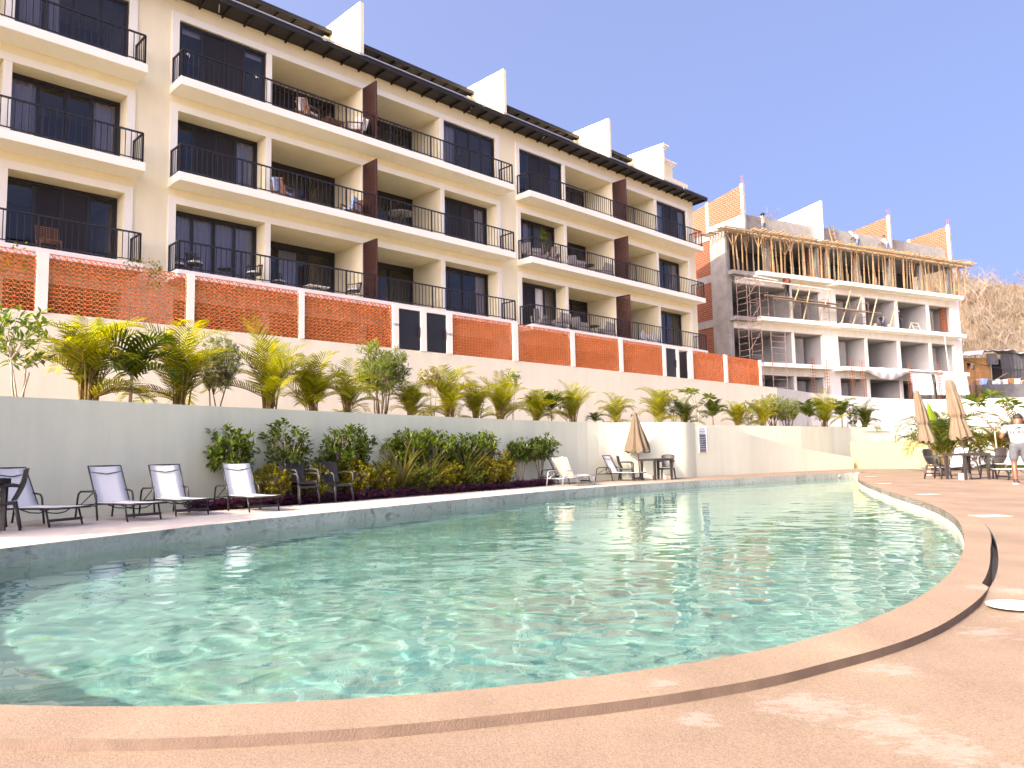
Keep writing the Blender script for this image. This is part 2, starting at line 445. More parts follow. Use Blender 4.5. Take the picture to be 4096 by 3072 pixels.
# a real drop of 35 mm beside the raised coping in front, level with it further along
def deck_z(x, y):
    return -0.035*max(0.0, min(1.0, (4.95-y)/0.35)) if x > -9 and y < 6 else 0.0

def deck_material(name, base, dark, pale, stains, blend=False):
    m = bpy.data.materials.new(name); m.use_nodes = True
    t = m.node_tree; N = t.nodes; L = t.links; b = N["Principled BSDF"]
    tc = N.new("ShaderNodeTexCoord")
    def nz(scale, det=6, rough=0.6, sc=None):
        n = N.new("ShaderNodeTexNoise"); n.inputs["Scale"].default_value = scale; n.inputs["Detail"].default_value = det; n.inputs["Roughness"].default_value = rough
        if sc:
            mp = N.new("ShaderNodeMapping"); mp.inputs["Scale"].default_value = sc; L.new(tc.outputs["Object"], mp.inputs["Vector"]); L.new(mp.outputs[0], n.inputs["Vector"])
        else: L.new(tc.outputs["Object"], n.inputs["Vector"])
        return n
    def ramp(src, p0, p1, c0=(0,0,0), c1=(1,1,1)):
        r = N.new("ShaderNodeValToRGB"); r.color_ramp.elements[0].position = p0; r.color_ramp.elements[1].position = p1
        r.color_ramp.elements[0].color = (*c0, 1); r.color_ramp.elements[1].color = (*c1, 1); L.new(src, r.inputs["Fac"]); return r
    def mix(fac, a, c, mode='MIX'):
        x = N.new("ShaderNodeMix"); x.data_type = 'RGBA'; x.blend_type = mode
        if isinstance(fac, float): x.inputs[0].default_value = fac
        else: L.new(fac, x.inputs[0])
        for sock, val in ((x.inputs[6], a), (x.inputs[7], c)):
            if isinstance(val, tuple): sock.default_value = (*val, 1)
            else: L.new(val, sock)
        return x.outputs[2]
    big = ramp(nz(0.9, 5).outputs["Fac"], 0.3, 0.7, dark, base).outputs["Color"]
    streak = ramp(nz(1.6, 4, 0.6, (1.0, 0.25, 1)).outputs["Fac"], 0.35, 0.7, (0.86, 0.84, 0.84), (1.06, 1.05, 1.04)).outputs["Color"]
    col = mix(1.0, big, streak, 'MULTIPLY')
    grain = ramp(nz(125, 4, 0.75).outputs["Fac"], 0.33, 0.67, (0.70, 0.68, 0.67), (1.26, 1.25, 1.23)).outputs["Color"]
    col = mix(1.0, col, grain, 'MULTIPLY')
    if stains:
        acc = None
        for (x, y, r) in stains:
            vd = N.new("ShaderNodeVectorMath"); vd.operation = 'DISTANCE'; vd.inputs[1].default_value = (x, y, 0); L.new(tc.outputs["Object"], vd.inputs[0])
            mr = N.new("ShaderNodeMapRange"); mr.inputs["From Min"].default_value = 0; mr.inputs["From Max"].default_value = r
            mr.inputs["To Min"].default_value = 1; mr.inputs["To Max"].default_value = 0; L.new(vd.outputs["Value"], mr.inputs["Value"])
            if acc is None: acc = mr.outputs[0]
            else:
                mm = N.new("ShaderNodeMath"); mm.operation = 'MAXIMUM'; L.new(acc, mm.inputs[0]); L.new(mr.outputs[0], mm.inputs[1]); acc = mm.outputs[0]
        nn = nz(9.0, 10, 0.78, (1.0, 1.6, 1))
        ad = N.new("ShaderNodeMath"); ad.operation = 'MULTIPLY_ADD'; ad.inputs[1].default_value = 0.40; L.new(acc, ad.inputs[0]); L.new(nn.outputs["Fac"], ad.inputs[2])
        msk = ramp(ad.outputs[0], 0.72, 0.84).outputs["Color"]
        sc = N.new("ShaderNodeMath"); sc.operation = 'MULTIPLY'; sc.inputs[1].default_value = 0.5; L.new(msk, sc.inputs[0])
        col = mix(sc.outputs[0], col, pale)
    if blend:
        sx = N.new("ShaderNodeSeparateXYZ"); L.new(tc.outputs["Object"], sx.inputs[0])
        ma = N.new("ShaderNodeMath"); ma.operation = 'MULTIPLY_ADD'; ma.inputs[1].default_value = -1.15; L.new(sx.outputs[0], ma.inputs[0]); L.new(sx.outputs[1], ma.inputs[2])
        # far (pool-wall) side: y - 1.15 x is large there; colour turns tan towards the back
        side = N.new("ShaderNodeMapRange"); side.inputs["From Min"].default_value = 13.2; side.inputs["From Max"].default_value = 14.0; L.new(ma.outputs[0], side.inputs["Value"])
        along = N.new("ShaderNodeMapRange"); along.inputs["From Min"].default_value = 21; along.inputs["From Max"].default_value = 27.5
        along.inputs["To Min"].default_value = 1; along.inputs["To Max"].default_value = 0.0; L.new(sx.outputs[1], along.inputs["Value"])
        fm = N.new("ShaderNodeMath"); fm.operation = 'MULTIPLY'; L.new(side.outputs[0], fm.inputs[0]); L.new(along.outputs[0], fm.inputs[1])
        lt = mix(1.0, (0.42, 0.385, 0.34), grain, 'MULTIPLY')
        col = mix(fm.outputs[0], col, lt)
    L.new(col, b.inputs["Base Color"]); b.inputs["Roughness"].default_value = 0.82; b.inputs["Specular IOR Level"].default_value = 0.25
    bp = N.new("ShaderNodeBump"); bp.inputs["Strength"].default_value = 0.55; bp.inputs["Distance"].default_value = 0.006
    g2 = nz(120, 5, 0.7); L.new(g2.outputs["Fac"], bp.inputs["Height"]); L.new(bp.outputs["Normal"], b.inputs["Normal"])
    return m

TAN = (0.252, 0.189, 0.131); TAN_D = (0.198, 0.143, 0.097); PALE = (0.33, 0.27, 0.225)
stains = [(1.05,2.85,.42),(1.22,2.66,.34),(1.28,2.45,.32),(1.45,2.25,.25),(1.55,3.30,.28),(2.35,3.92,.38),(2.75,4.25,.3),(0.62,2.75,.18),
          (2.6,3.35,.22),(1.9,2.7,.12),(1.0,2.1,.22),(5.6,7.2,.5),(3.1,4.9,.3),(7.2,8.9,.5),(8.8,15.2,.5),(10.0,19.0,.6),(3.0,3.9,.18)]
M['deck'] = deck_material("tan_textured_concrete", TAN, TAN_D, PALE, stains, blend=True)
M['coping'] = deck_material("tan_coping_concrete", (0.258, 0.193, 0.133), (0.215, 0.156, 0.106), PALE, [(0.55,3.05,.14),(2.9,4.95,.25)])

OUTER = [(-34,-14),(46,-14),(46,60),(-34,60)]
ex = [(x*0.7, y*0.7-3) for x in range(-12, 16) for y in range(-2, 13) if not inside((x*0.7, y*0.7-3), RING)]
tag(fill(OUTER, [RING], deck_z, ex).build("pool_deck", M['deck']), "tan concrete deck around the pool", "deck", kind="structure")
tag(fill([(-1500,-1500),(1500,-1500),(1500,1500),(-1500,1500)], [RING], lambda x, y: -0.3).build("ground", M['soil']), "bare earth under and beyond the resort", "ground", kind="structure")

M['rim_face'] = mat('shade_toned_coping_edge', (0.135, 0.092, 0.062), 0.9, noise_amt=0.25, scale=9, bump=0.25, bump_scale=140)  # coping side faces, shade of the step put into the colour
# coping: raised rim between water and deck, with a slot drain beside its far half
coping = thing("pool_coping", "tan rounded concrete coping curving along the near edge of the pool", "coping", (0, 0, 0))
cp_out = [p.copy() for p in step_s]
# pull the outer edge back a little where the slot drain runs
co2 = []
for i, p in enumerate(cp_out):
    d = (cp_out[min(i+1, len(cp_out)-1)]-cp_out[max(i-1, 0)]).normalized(); nrm = Vector((-d.y, d.x))
    w = max(0.0, min(1.0, (p.y-4.95)/0.1))*max(0.0, min(1.0, (9.3-p.y)/2.5)) if p.x > 0 else 0.0
    co2.append(p + nrm*0.055*w)
ring = near_s + list(reversed(co2))
top = fill(ring, [], lambda x, y: 0.004)
o = top.build("rim", M['coping'], coping)
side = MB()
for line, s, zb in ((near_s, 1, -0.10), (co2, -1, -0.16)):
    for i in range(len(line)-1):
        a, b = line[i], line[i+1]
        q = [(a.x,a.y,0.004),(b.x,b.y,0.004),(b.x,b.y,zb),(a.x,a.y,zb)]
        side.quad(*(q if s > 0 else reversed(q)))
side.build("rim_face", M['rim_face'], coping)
# edge of the deck along the slot, and the dark channel under it
ch = MB()
for i in range(len(step_s)-1):
    a, b = step_s[i], step_s[i+1]; za, zb = deck_z(a.x, a.y), deck_z(b.x, b.y)
    ch.quad((a.x,a.y,za),(b.x,b.y,zb),(b.x,b.y,-0.16),(a.x,a.y,-0.16))
    c, d = co2[i], co2[i+1]
    ch.quad((a.x,a.y,-0.15),(b.x,b.y,-0.15),(d.x,d.y,-0.15),(c.x,c.y,-0.15))
tag(ch.build("slot_drain", M['concrete']), "narrow dark slot drain curving beside the coping on the right", "drain")

# basin: stone-tiled wall and floor
def stone_mat(name, c1, c2, c3, tw, th, grout, wall):
    m = bpy.data.materials.new(name); m.use_nodes = True
    t = m.node_tree; N = t.nodes; L = t.links; b = N["Principled BSDF"]
    tc = N.new("ShaderNodeTexCoord")
    uvsrc = tc.outputs["UV"] if wall else tc.outputs["Object"]
    br = N.new("ShaderNodeTexBrick"); br.inputs["Scale"].default_value = 1.0
    br.inputs["Brick Width"].default_value = tw; br.inputs["Row Height"].default_value = th
    br.inputs["Mortar Size"].default_value = 0.004 if wall else 0.006
    br.inputs["Color1"].default_value = (0.80, 0.80, 0.80, 1); br.inputs["Color2"].default_value = (1.06, 1.06, 1.06, 1); br.inputs["Mortar"].default_value = (*grout, 1)
    L.new(uvsrc, br.inputs["Vector"])
    mp = N.new("ShaderNodeMapping"); mp.inputs["Scale"].default_value = (1, 1, 1); mp.inputs["Rotation"].default_value = (0, 0, 0.6)
    L.new(uvsrc, mp.inputs["Vector"])
    n1 = N.new("ShaderNodeTexNoise"); n1.inputs["Scale"].default_value = 2.2 if wall else 1.1; n1.inputs["Detail"].default_value = 9; n1.inputs["Roughness"].default_value = 0.7; n1.inputs["Distortion"].default_value = 2.5
    L.new(mp.outputs[0], n1.inputs["Vector"])
    r = N.new("ShaderNodeValToRGB"); e = r.color_ramp.elements; e[0].position = 0.3; e[1].position = 0.72; e.new(0.5)
    e[0].color = (*c1, 1); e[1].color = (*c2, 1); e[2].color = (*c3, 1)
    L.new(n1.outputs["Fac"], r.inputs["Fac"])
    mx = N.new("ShaderNodeMix"); mx.data_type = 'RGBA'; mx.blend_type = 'MULTIPLY'; mx.inputs[0].default_value = 1.0
    L.new(r.outputs["Color"], mx.inputs[6]); L.new(br.outputs["Color"], mx.inputs[7])
    L.new(mx.outputs[2], b.inputs["Base Color"]); b.inputs["Roughness"].default_value = 0.6
    if wall:
        bp = N.new("ShaderNodeBump"); bp.inputs["Strength"].default_value = 0.5; bp.inputs["Distance"].default_value = 0.01
        L.new(n1.outputs["Fac"], bp.inputs["Height"]); L.new(bp.outputs["Normal"], b.inputs["Normal"])
    return m
M['pool_wall'] = stone_mat("green_slate_tiles", (0.14,0.15,0.125), (0.50,0.48,0.40), (0.29,0.30,0.25), 0.62, 0.9, (0.75,0.75,0.7), True)
M['pool_floor'] = stone_mat("green_stone_floor", (0.025,0.140,0.160), (0.26,0.40,0.36), (0.085,0.265,0.275), 0.62, 0.62, (1.1,1.1,1.1), False)
WZ = -0.195; PZ = -1.45
bw = MB(); uvs = []
acc = 0.0
loop = POOL + [POOL[0]]
for i in range(len(loop)-1):
    a, b = loop[i], loop[i+1]; l = (b-a).length
    bw.quad((b.x,b.y,-0.002),(a.x,a.y,-0.002),(a.x,a.y,PZ-.02),(b.x,b.y,PZ-.02))
    uvs += [(acc+l, 0.8), (acc, 0.8), (acc, 0.8+PZ), (acc+l, 0.8+PZ)]; acc += l
basin = thing("pool_basin", "stone tiled basin holding the turquoise pool water", "pool basin", (0, 0, 0))
o = bw.build("basin_wall", M['pool_wall'], basin)
uvl = o.data.uv_layers.new(name="UVMap")
for i, uv in enumerate(uvs): uvl.data[i].uv = uv
fill(POOL, [], lambda x, y: PZ).build("basin_floor", M['pool_floor'], basin)

# water: a really rippled sheet
def wave(x, y):
    w = 0.0
    w += 0.0046*noise.noise((x*1.05+3.1, y*1.25, 0.3))
    w += 0.0046*noise.noise((x*2.1-1.7, y*2.7+5, 1.3))
    w += 0.0042*noise.noise((x*4.4, y*5.2-2, 2.9))
    w += 0.0016*noise.noise((x*8.5+2, y*9.5, 5.1))
    return w
xs = [p.x for p in POOL]; ys = [p.y for p in POOL]
GRID = []
y = min(ys)+0.03
while y < max(ys):
    h = 0.044 if y < 7.5 else (0.062 if y < 11 else (0.09 if y < 17 else 0.13))
    x = min(xs)+0.03
    while x < max(xs):
        if inside((x, y), POOL): GRID.append((x+random.uniform(-.1,.1)*h, y+random.uniform(-.1,.1)*h))
        x += h
    y += h
water_mb = fill(POOL, [], lambda x, y: WZ+wave(x, y), GRID)
def water_mat():
    m = bpy.data.materials.new("pool_water"); m.use_nodes = True
    t = m.node_tree; N = t.nodes; L = t.links; out = N["Material Output"]; N.remove(N["Principled BSDF"])
    g = N.new("ShaderNodeBsdfGlass"); g.inputs["IOR"].default_value = 1.33; g.inputs["Roughness"].default_value = 0.0
    g.inputs["Color"].default_value = (0.90, 1.0, 0.96, 1)
    L.new(g.outputs[0], out.inputs["Surface"])
    return m
M['water'] = water_mat()
water = tag(water_mb.build("water", M['water'], smooth=True), "clear turquoise pool water with small ripples", "water", kind="structure")

# ================================================================ GARDEN WALLS
LW = [(-16.2,1.0),(-8.39,12.54),(-6.93,14.67),(-4.86,17.57),(-2.96,20.19),(-0.41,23.6),(1.1,25.4),(2.6,27.2),(4.3,28.12),(5.5,28.52),(6.1,28.72),(6.5,28.95),(6.76,29.28),(7.0,29.65)]
RAMP = [(7.64,30.15),(8.63,30.98),(9.75,31.9),(10.82,32.87),(13.17,34.75),(16.3,37.11)]
lw = smooth_line(catmull(LW[1:], 4), 3); lw = [Vector(LW[0])] + lw
rampc = smooth_line(catmull([LW[-1]]+RAMP, 4), 2)[1:]
rz = []
for p in rampc:
    pts = [(6.95,2.06),(7.64,1.97),(8.63,1.82),(10.82,1.43),(13.17,0.98),(16.3,0.54)]
    for (x0, z0), (x1, z1) in zip(pts, pts[1:]):
        if x0 <= p.x <= x1+1e-6: rz.append(z0+(z1-z0)*(p.x-x0)/(x1-x0)); break
    else: rz.append(0.54)
wl = MB().wallstrip(lw+rampc, 0.2, -0.1, [2.06]*len(lw)+rz)
tag(wl.build("retaining_wall", M['cream_wall']), "long pale cream wall behind the loungers, its rounded end sloping down to the far deck", "wall")
W3 = [(3.9,29.4),(8.46,32.56),(13.5,36.2),(17.25,39.43),(22.28,42.13),(31,45.2)]
tag(MB().wallstrip(catmull(W3, 3), 0.2, -0.1, 2.06).build("planter_wall", M['cream_wall']), "cream planter wall streaked with plant shadows behind the sloping wall", "wall")
UW = [(-24.0,9.26),(15.593,48.42),(17.3,50.1)]
tag(MB().wallstrip(UW, 0.22, 0.2, 5.06).build("upper_retaining_wall", M['upper_wall']), "tall cream wall behind the row of palms, below the terracotta lattice", "wall")
WW = [(17.31,50.11,5.06),(20.3,52.3,4.86),(23.3,53.3,4.64),(26.0,53.8,4.47),(28.1,53.5,4.31),(30.8,52.8,4.22),(33.8,51.0,4.14),(46,43.5,4.1)]
tag(MB().wallstrip([p[:2] for p in WW], 0.22, 0.2, [p[2] for p in WW]).build("boundary_wall", M['bound']), "curving white plastered wall below the unfinished building", "wall")
yw = MB(); YA, YB = Vector((16.42,37.62)), Vector((18.75,34.35))
yw.wallstrip([YA, YB], 0.2, -0.05, 1.28)
tag(yw.build("low_wall", M['yellow_wall']), "sunlit plain yellow wall at the far end of the deck", "wall")
tag(MB().wallstrip([(18.8,35.2),(22,34.6),(27,33.2),(33,30.5)], 0.2, -0.05, 0.47).build("planter_kerb", M['bound']), "low white planter wall behind the patio table on the right", "wall")

# terrace of earth between the two walls
terr = [(-16.4,1.15)]+[tuple(p+Vector((-.08,.06))) for p in lw[1:-9]]+[(3.9,29.4),(8.4,32.62),(13.4,36.26),(17.2,39.5),(22.2,42.2),(31,45.3),(45.8,43.4),(33.8,50.9),(30.8,52.7),(28.1,53.4),(26,53.7),(23.3,53.2),(20.3,52.2),(15.6,48.4),(-24,9.3)]
tag(fill(terr, [], lambda x, y: 1.86).build("terrace_soil", M['bounce_soil']), "planted earth terrace between the two long walls", "terrace", kind="structure")
bed = [(18.9,35.3),(22,34.8),(27,33.4),(33,30.6),(46,30),(46,43.3),(31,45),(22.3,42),(19,39)]
tag(fill(bed, [], lambda x, y: 0.40).build("garden_bed", M['soil']), "garden bed of earth behind the low white wall", "flower bed", kind="structure")
sun_d.cycles.is_caustics_light = True
water.cycles.is_caustics_caster = True
for ch in basin.children: ch.cycles.is_caustics_receiver = True
scene.cycles.caustics_refractive = True
# ================================================================ APARTMENT BUILDING
AZ = 45.3
_n = (cos(radians(AZ)), -sin(radians(AZ)))
KW = 24.91
APT_O = (-_n[0]*KW, -_n[1]*KW)
apt = thing("apartment_building", "finished cream apartment block with three storeys of dark railed balconies", "apartment building",
            (APT_O[0], APT_O[1], 0.0), radians(90-AZ))
LV = [6.95, 10.10, 13.25]                 # balcony slab tops
FH = 3.15
SMIN = -7.4
S_END = 40.68
OFFS = [-16.0, 0.0, 16.0]
PIERS = [(12.54, 12.74), (16.56, 16.72), (20.55, 20.77)]
wall = MB()
# columns between the blocks and the end
for a, b in ((-7.4, -6.59), (8.09, 9.21), (24.09, 25.21), (40.09, S_END)):
    wall.box(a, b, 0, 0.4, 1.9, 16.6)
wall.box(S_END-0.3, S_END, 0.4, 9, 1.9, 16.6)
wall.box(SMIN, SMIN+0.3, 0.4, 9, 1.9, 16.6)
wall.box(SMIN, S_END, 8.7, 9.0, 1.9, 16.6)
# storey bodies between the openings (ceilings below, floors above)
for o in OFFS:
    for k, z in enumerate([3.8] + LV):
        zt = z + 2.37
        top = (LV[k] if k < 3 else 16.62)
        wall.box(o+9.21, o+24.09, 0.0, 8.7, zt, top - (0.002 if k < 3 else 0))
    wall.box(o+9.21, o+24.09, 0.0, 8.7, 1.9, 3.8)
    for z in [3.8] + LV:
        for a, b in PIERS:
            wall.box(o+a, o+b, 0.012, 8.7, z, z+2.37)
        wall.box(o+9.21, o+9.43, 0.0, 8.7, z, z+2.37); wall.box(o+23.87, o+24.09, 0.0, 8.7, z, z+2.37)
wall.build("wall", M['cream'], apt)
for (a, b) in ((8.09, 9.21), (24.09, 25.21), (40.09, S_END-.3)):
    pass

def surround(o, z):
    s = MB()
    s.box(o+9.19, o+24.11, -0.035, 0.0-0.001, z+2.37, z+2.60)
    s.box(o+9.19, o+9.43, -0.035, -0.001, z, z+2.37)
    s.box(o+23.87, o+24.11, -0.035, -0.001, z, z+2.37)
    for a, b in PIERS: s.box(o+a, o+b, -0.02, 0.011, z, z+2.37)
    s.build("opening_surround", M['white'], apt)

def railing(o, z):
    r = MB()
    s0, s1 = o+9.24, o+24.08
    yf, yb = -0.87, -0.04
    zt = z+0.945
    for (a, b) in (((s0,yf),(s1,yf)), ((s0,yf),(s0,yb)), ((s1,yf),(s1,yb))):
        for zz, w, h in ((zt-.02, .055, .045), (z+.085, .03, .03)):
            r.bar((a[0],a[1],zz), (b[0],b[1],zz), w, h)
        L = hypot(b[0]-a[0], b[1]-a[1]); n = max(3, int(round(L/0.168)))
        for i in range(n+1):
            t = i/n; x = a[0]+(b[0]-a[0])*t; y = a[1]+(b[1]-a[1])*t
            post = (L > 2 and i % 12 == 0) or i in (0, n)
            w = 0.024 if post else 0.0105
            r.box(x-w, x+w, y-w, y+w, z+(0.0 if post else .085), zt-.03)
    r.build("railing", M['dark_metal'], apt)

rnd = random.Random(11)
def window(s0, s1, y, z, zt, n, curtains=(), blinds=(), open_at=None):
    """a row of n dark sliding panels with tinted glass"""
    f = MB(); fw = 0.055
    f.box(s0, s1, y, y+.10, zt-.09, zt); f.box(s0, s1, y, y+.10, z, z+.06)
    f.box(s0, s0+.06, y+.002, y+.098, z+.06, zt-.09); f.box(s1-.06, s1, y+.002, y+.098, z+.06, zt-.09)
    w = (s1-s0-.12)/n
    for i in range(n):
        a = s0+.06+w*i; yy = y+.02+(.03 if i % 2 else 0)
        f.box(a, a+fw, yy, yy+.035, z+.061, zt-.091); f.box(a+w-fw, a+w, yy, yy+.035, z+.061, zt-.091)
        f.box(a+fw, a+w-fw, yy+.001, yy+.034, zt-.15, zt-.092); f.box(a+fw, a+w-fw, yy+.001, yy+.034, z+.062, z+.13)
    o = f.build("sliding_door", M['dark_metal'], apt)
    scr = MB(); screened = (rnd.random() < .6) if n == 4 else False
    for i in range(n):
        if screened and i in (1, 2):
            a = s0+.06+w*i; yy = y+.036+(.03 if i % 2 else 0)
            if rnd.random() < .8: MB().quad((a+fw,yy,z+.12),(a+w-fw,yy,z+.12),(a+w-fw,yy,zt-.14),(a+fw,yy,zt-.14)).build("insect_screen", M['insect'], o)
            continue
        a = s0+.06+w*i; yy = y+.036+(.03 if i % 2 else 0)
        g = MB(); g.quad((a+fw,yy,z+.12),(a+w-fw,yy,z+.12),(a+w-fw,yy,zt-.14),(a+fw,yy,zt-.14)); g.build("pane", M['glass'], o)
    c = MB()
    for i, cover in curtains:
        a = s0+.06+w*i; b = a+w*cover if cover > 0 else a+w; a = a if cover > 0 else a+w*(1+cover)
        k = max(6, int((b-a)/.035)); P = []
        for q in range(k+1):
            x = a+(b-a)*q/k; P.append((x, y+.17+.035*sin(x*46)+.015*sin(x*17+1)))
        for q in range(k):
            c.quad((*P[q], z+.03), (*P[q+1], z+.03), (*P[q+1], zt-.04), (*P[q], zt-.04))
    if c.f: c.build("curtain", M['curtain'], o)
    c = MB()
    for i, d in blinds:
        a = s0+.06+w*i
        c.box(a+.02, a+w-.02, y+.16, y+.17, zt-d, zt-.05)
    if c.f: c.build("roller_blind", M['blind'], o)
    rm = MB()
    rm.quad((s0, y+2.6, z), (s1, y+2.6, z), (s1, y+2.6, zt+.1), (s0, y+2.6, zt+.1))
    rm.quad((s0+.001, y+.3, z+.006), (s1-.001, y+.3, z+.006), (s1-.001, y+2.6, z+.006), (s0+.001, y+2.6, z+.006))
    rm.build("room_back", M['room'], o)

def deep_back(s0, s1, z, side, top):
    """back wall of a deep loggia and its glazed door"""
    d = 1.93
    a, b = (s0, s1)
    window(a+.01, b-.01, d, z, z+2.25, 3 if not top else 4, curtains=side)
    h = MB(); h.box(a, b, d, d+.12, z+2.25, z+2.37); h.build("door_header", M['dark_metal'], apt)

rnd = random.Random(11)
CURT = {  # (block, level, bay): curtained panels
 (-1,2,3): [(0,.9),(1,.5)], (-1,1,3): [(0,1),(3,1)], (-1,0,3): [],
 (0,2,0): [], (0,1,0): [(3,1)], (0,0,0): [(0,1),(1,1),(2,1),(3,1)],
 (0,1,3): [(1,1),(2,.8),(3,1)], (0,0,3): [(3,1)], (0,2,3): [(0,1)],
 (1,2,0): [(1,.6),(2,1)], (1,1,0): [(1,.7)], (1,0,0): [(0,1),(1,1),(2,1)],
 (1,2,3): [(0,1),(2,.8),(3,1)], (1,1,3): [(0,1),(1,.6),(3,1)], (1,0,3): [(0,1)],
}
for bi, o in zip((-1, 0, 1), OFFS):
    for k, z in enumerate(LV):
        slab = MB(); slab.box(o+9.16, o+24.16, -0.935, -0.003, z-.28, z)
        slab.build("balcony_slab", M['white'], apt, bevel=0.012)
        surround(o, z); railing(o, z)
        top = (k == 2)
        rec = 0.06 if top else 0.64
        bl = [(1, .38), (2, .38)] if (bi, k) == (-1, 0) else ([(0,.3),(1,.3),(2,.3),(3,.3)] if (bi, k) == (0, 2) else [])
        window(o+9.44, o+12.53, rec, z, z+2.36, 4, CURT.get((bi,k,0), []), bl if bi == 0 else [])
        window(o+20.78, o+23.86, rec, z, z+2.36, 4, CURT.get((bi,k,3), []), bl if bi == -1 else [])
        deep_back(o+12.75, o+16.55, z, [(1, .7)] if (bi,k) == (0,0) else [], top)
        deep_back(o+16.73, o+20.54, z, [(0,1),(1,.6)] if (bi,k) == (0,1) else ([(0,1)] if k == 0 else []), top)
        sc = MB()
        x0 = o+16.64
        for yy in (-.90, -.03): sc.box(x0-.03, x0+.03, yy-.025, yy+.025, z, z+2.38)
        for zz in (z+.03, z+2.36): sc.box(x0-.028, x0+.028, -.875, -.055, zz-.025, zz+.025)
        nsl = 31
        for i in range(nsl):
            zz = z+.09+(2.22)*i/(nsl-1)
            sc.box(x0-.022, x0+.022, -.876, -.054, zz-.029, zz+.029)
        sc.build("privacy_screen", M['screen'], apt)

# dark ribbed eaves: a long lower canopy, higher ones between the party walls
def canopy(name, s0, s1, y0, y1, z0, z1, step):
    """sheet from (y0,z0) at the wall to (y1,z1) at the free edge, ribs below"""
    c = MB(); th = 0.05
    c.v += [(s0,y0,z0),(s1,y0,z0),(s1,y1,z1),(s0,y1,z1),(s0,y0,z0+th),(s1,y0,z0+th),(s1,y1,z1+th),(s0,y1,z1+th)]
    for q in ((0,3,2,1)[::-1],(4,5,6,7)[::-1],(0,1,5,4),(1,2,6,5),(2,3,7,6),(3,0,4,7)): c.f.append(q)
    o = c.build(name, M['roof_metal'], apt)
    r = MB(); n = int(round((s1-s0)/step))
    for i in range(n+1):
        s = s0+.04+(s1-s0-.08)*i/n
        r.bar((s, y0, z0-.045), (s, y1+.05, z1-.045), .05, .09)
    r.bar((s0, y1+.02, z1+.0), (s1, y1+.02, z1+.0), .05, .17)
    r.build("canopy_rib", M['roof_metal'], o)
    return o
low = canopy("lower_canopy", SMIN, S_END+0.35, 0.35, -0.85, 16.32, 16.40, 0.80)
gt = MB(); gt.bar((SMIN, -.885, 16.51), (S_END+.35, -.885, 16.51), .03, .045)
for s in range(-6, 40, 8):
    gt.box(s+4.3, s+4.42, -.92, -.90, 16.40, 16.53)
gt.build("gutter", M['steel'], low)
lamps = MB()
for s in (10.5, 21.9, 26.6, 38.8): lamps.bar((s, -.62, 16.335), (s+.16, -.22, 16.305), .035, .03)
lamps.build("lamp_tube", M['steel'], low)
for k in range(-1, 5):
    s = 16.52 + 8.0*(k-1) if k != 4 else 37.72
    if k == 4: break
    f = MB()
    poly = [(0.02, 16.7), (0.02, 19.28), (2.6, 19.28), (5.0, 19.0), (5.0, 16.7)]
    n = len(poly)
    f.v = [(s, y, z) for y, z in poly] + [(s+.18, y, z) for y, z in poly]
    f.f = [tuple(range(n)), tuple(range(2*n-1, n-1, -1))] + [(i, i+n, (i+1) % n+n, (i+1) % n) for i in range(n)]
    f.build("party_fin", M['cream'], apt)
for k in range(-1, 4):
    s0 = 16.70+8.0*(k-1)+0.01; s1 = s0+7.8 if k < 3 else 37.55
    canopy("upper_canopy", s0, s1, 4.0, 2.1, 18.72, 18.86, 0.8)
    w = MB(); w.box(s0, s1, 4.0, 4.3, 16.62, 19.0); w.box(s1-.25, s1-.002, 2.3, 4.0, 16.62, 18.7)
    w.build("attic_wall", M['cream'], apt)
# stair tower with stepped cornice at the far end
tw = MB(); tw.box(37.72, 40.3, 0.05, 4.6, 16.63, 17.4); tw.box(37.72, 37.9, 0.05, 4.6, 17.4, 18.95)
tw.box(37.9, 40.0, .9, 4.6, 17.4, 18.65)
tower = tw.build("stair_tower", M['cream'], apt)
cn = MB()
for i, (e, h) in enumerate(((.05, .10), (.12, .09), (.20, .09))):
    z0 = 18.95+sum((.10, .09, .09)[:i])
    cn.box(37.72-e, 37.9+e, .05-e, 4.6+e, z0, z0+h)
    cn.box(37.9+e+.001, 40.0+e, .9-e, 4.6+e, z0-.3, z0-.3+h)
cn.build("cornice", M['white'], tower)
cp = MB(); cp.box(39.9, 40.5, 0.4, 4.6, 16.63, 17.0); cp.build("parapet", M['cream'], apt)
# bird stickers on glass
def bird(s, y, z, k, flip=1):
    b = MB()
    for a in (((-.10,0),(.02,.02),(.0,-.03)), ((-.04,.0),(.01,.11),(.03,.01)), ((.0,-.03),(.07,-.08),(.05,.0)), ((.0,.02),(.10,.03),(.02,-.02))):
        b.tri(*[(s+flip*p[0]*k, y, z+p[1]*k) for p in a])
    b.build("bird_sticker", M['white'], apt)
bird(9.75, .05, 14.55, .9); bird(12.2, .05, 14.62, .9, -1)
bird(12.9, 1.9, 11.6, .8); bird(14.3, 1.9, 11.55, .8, -1)

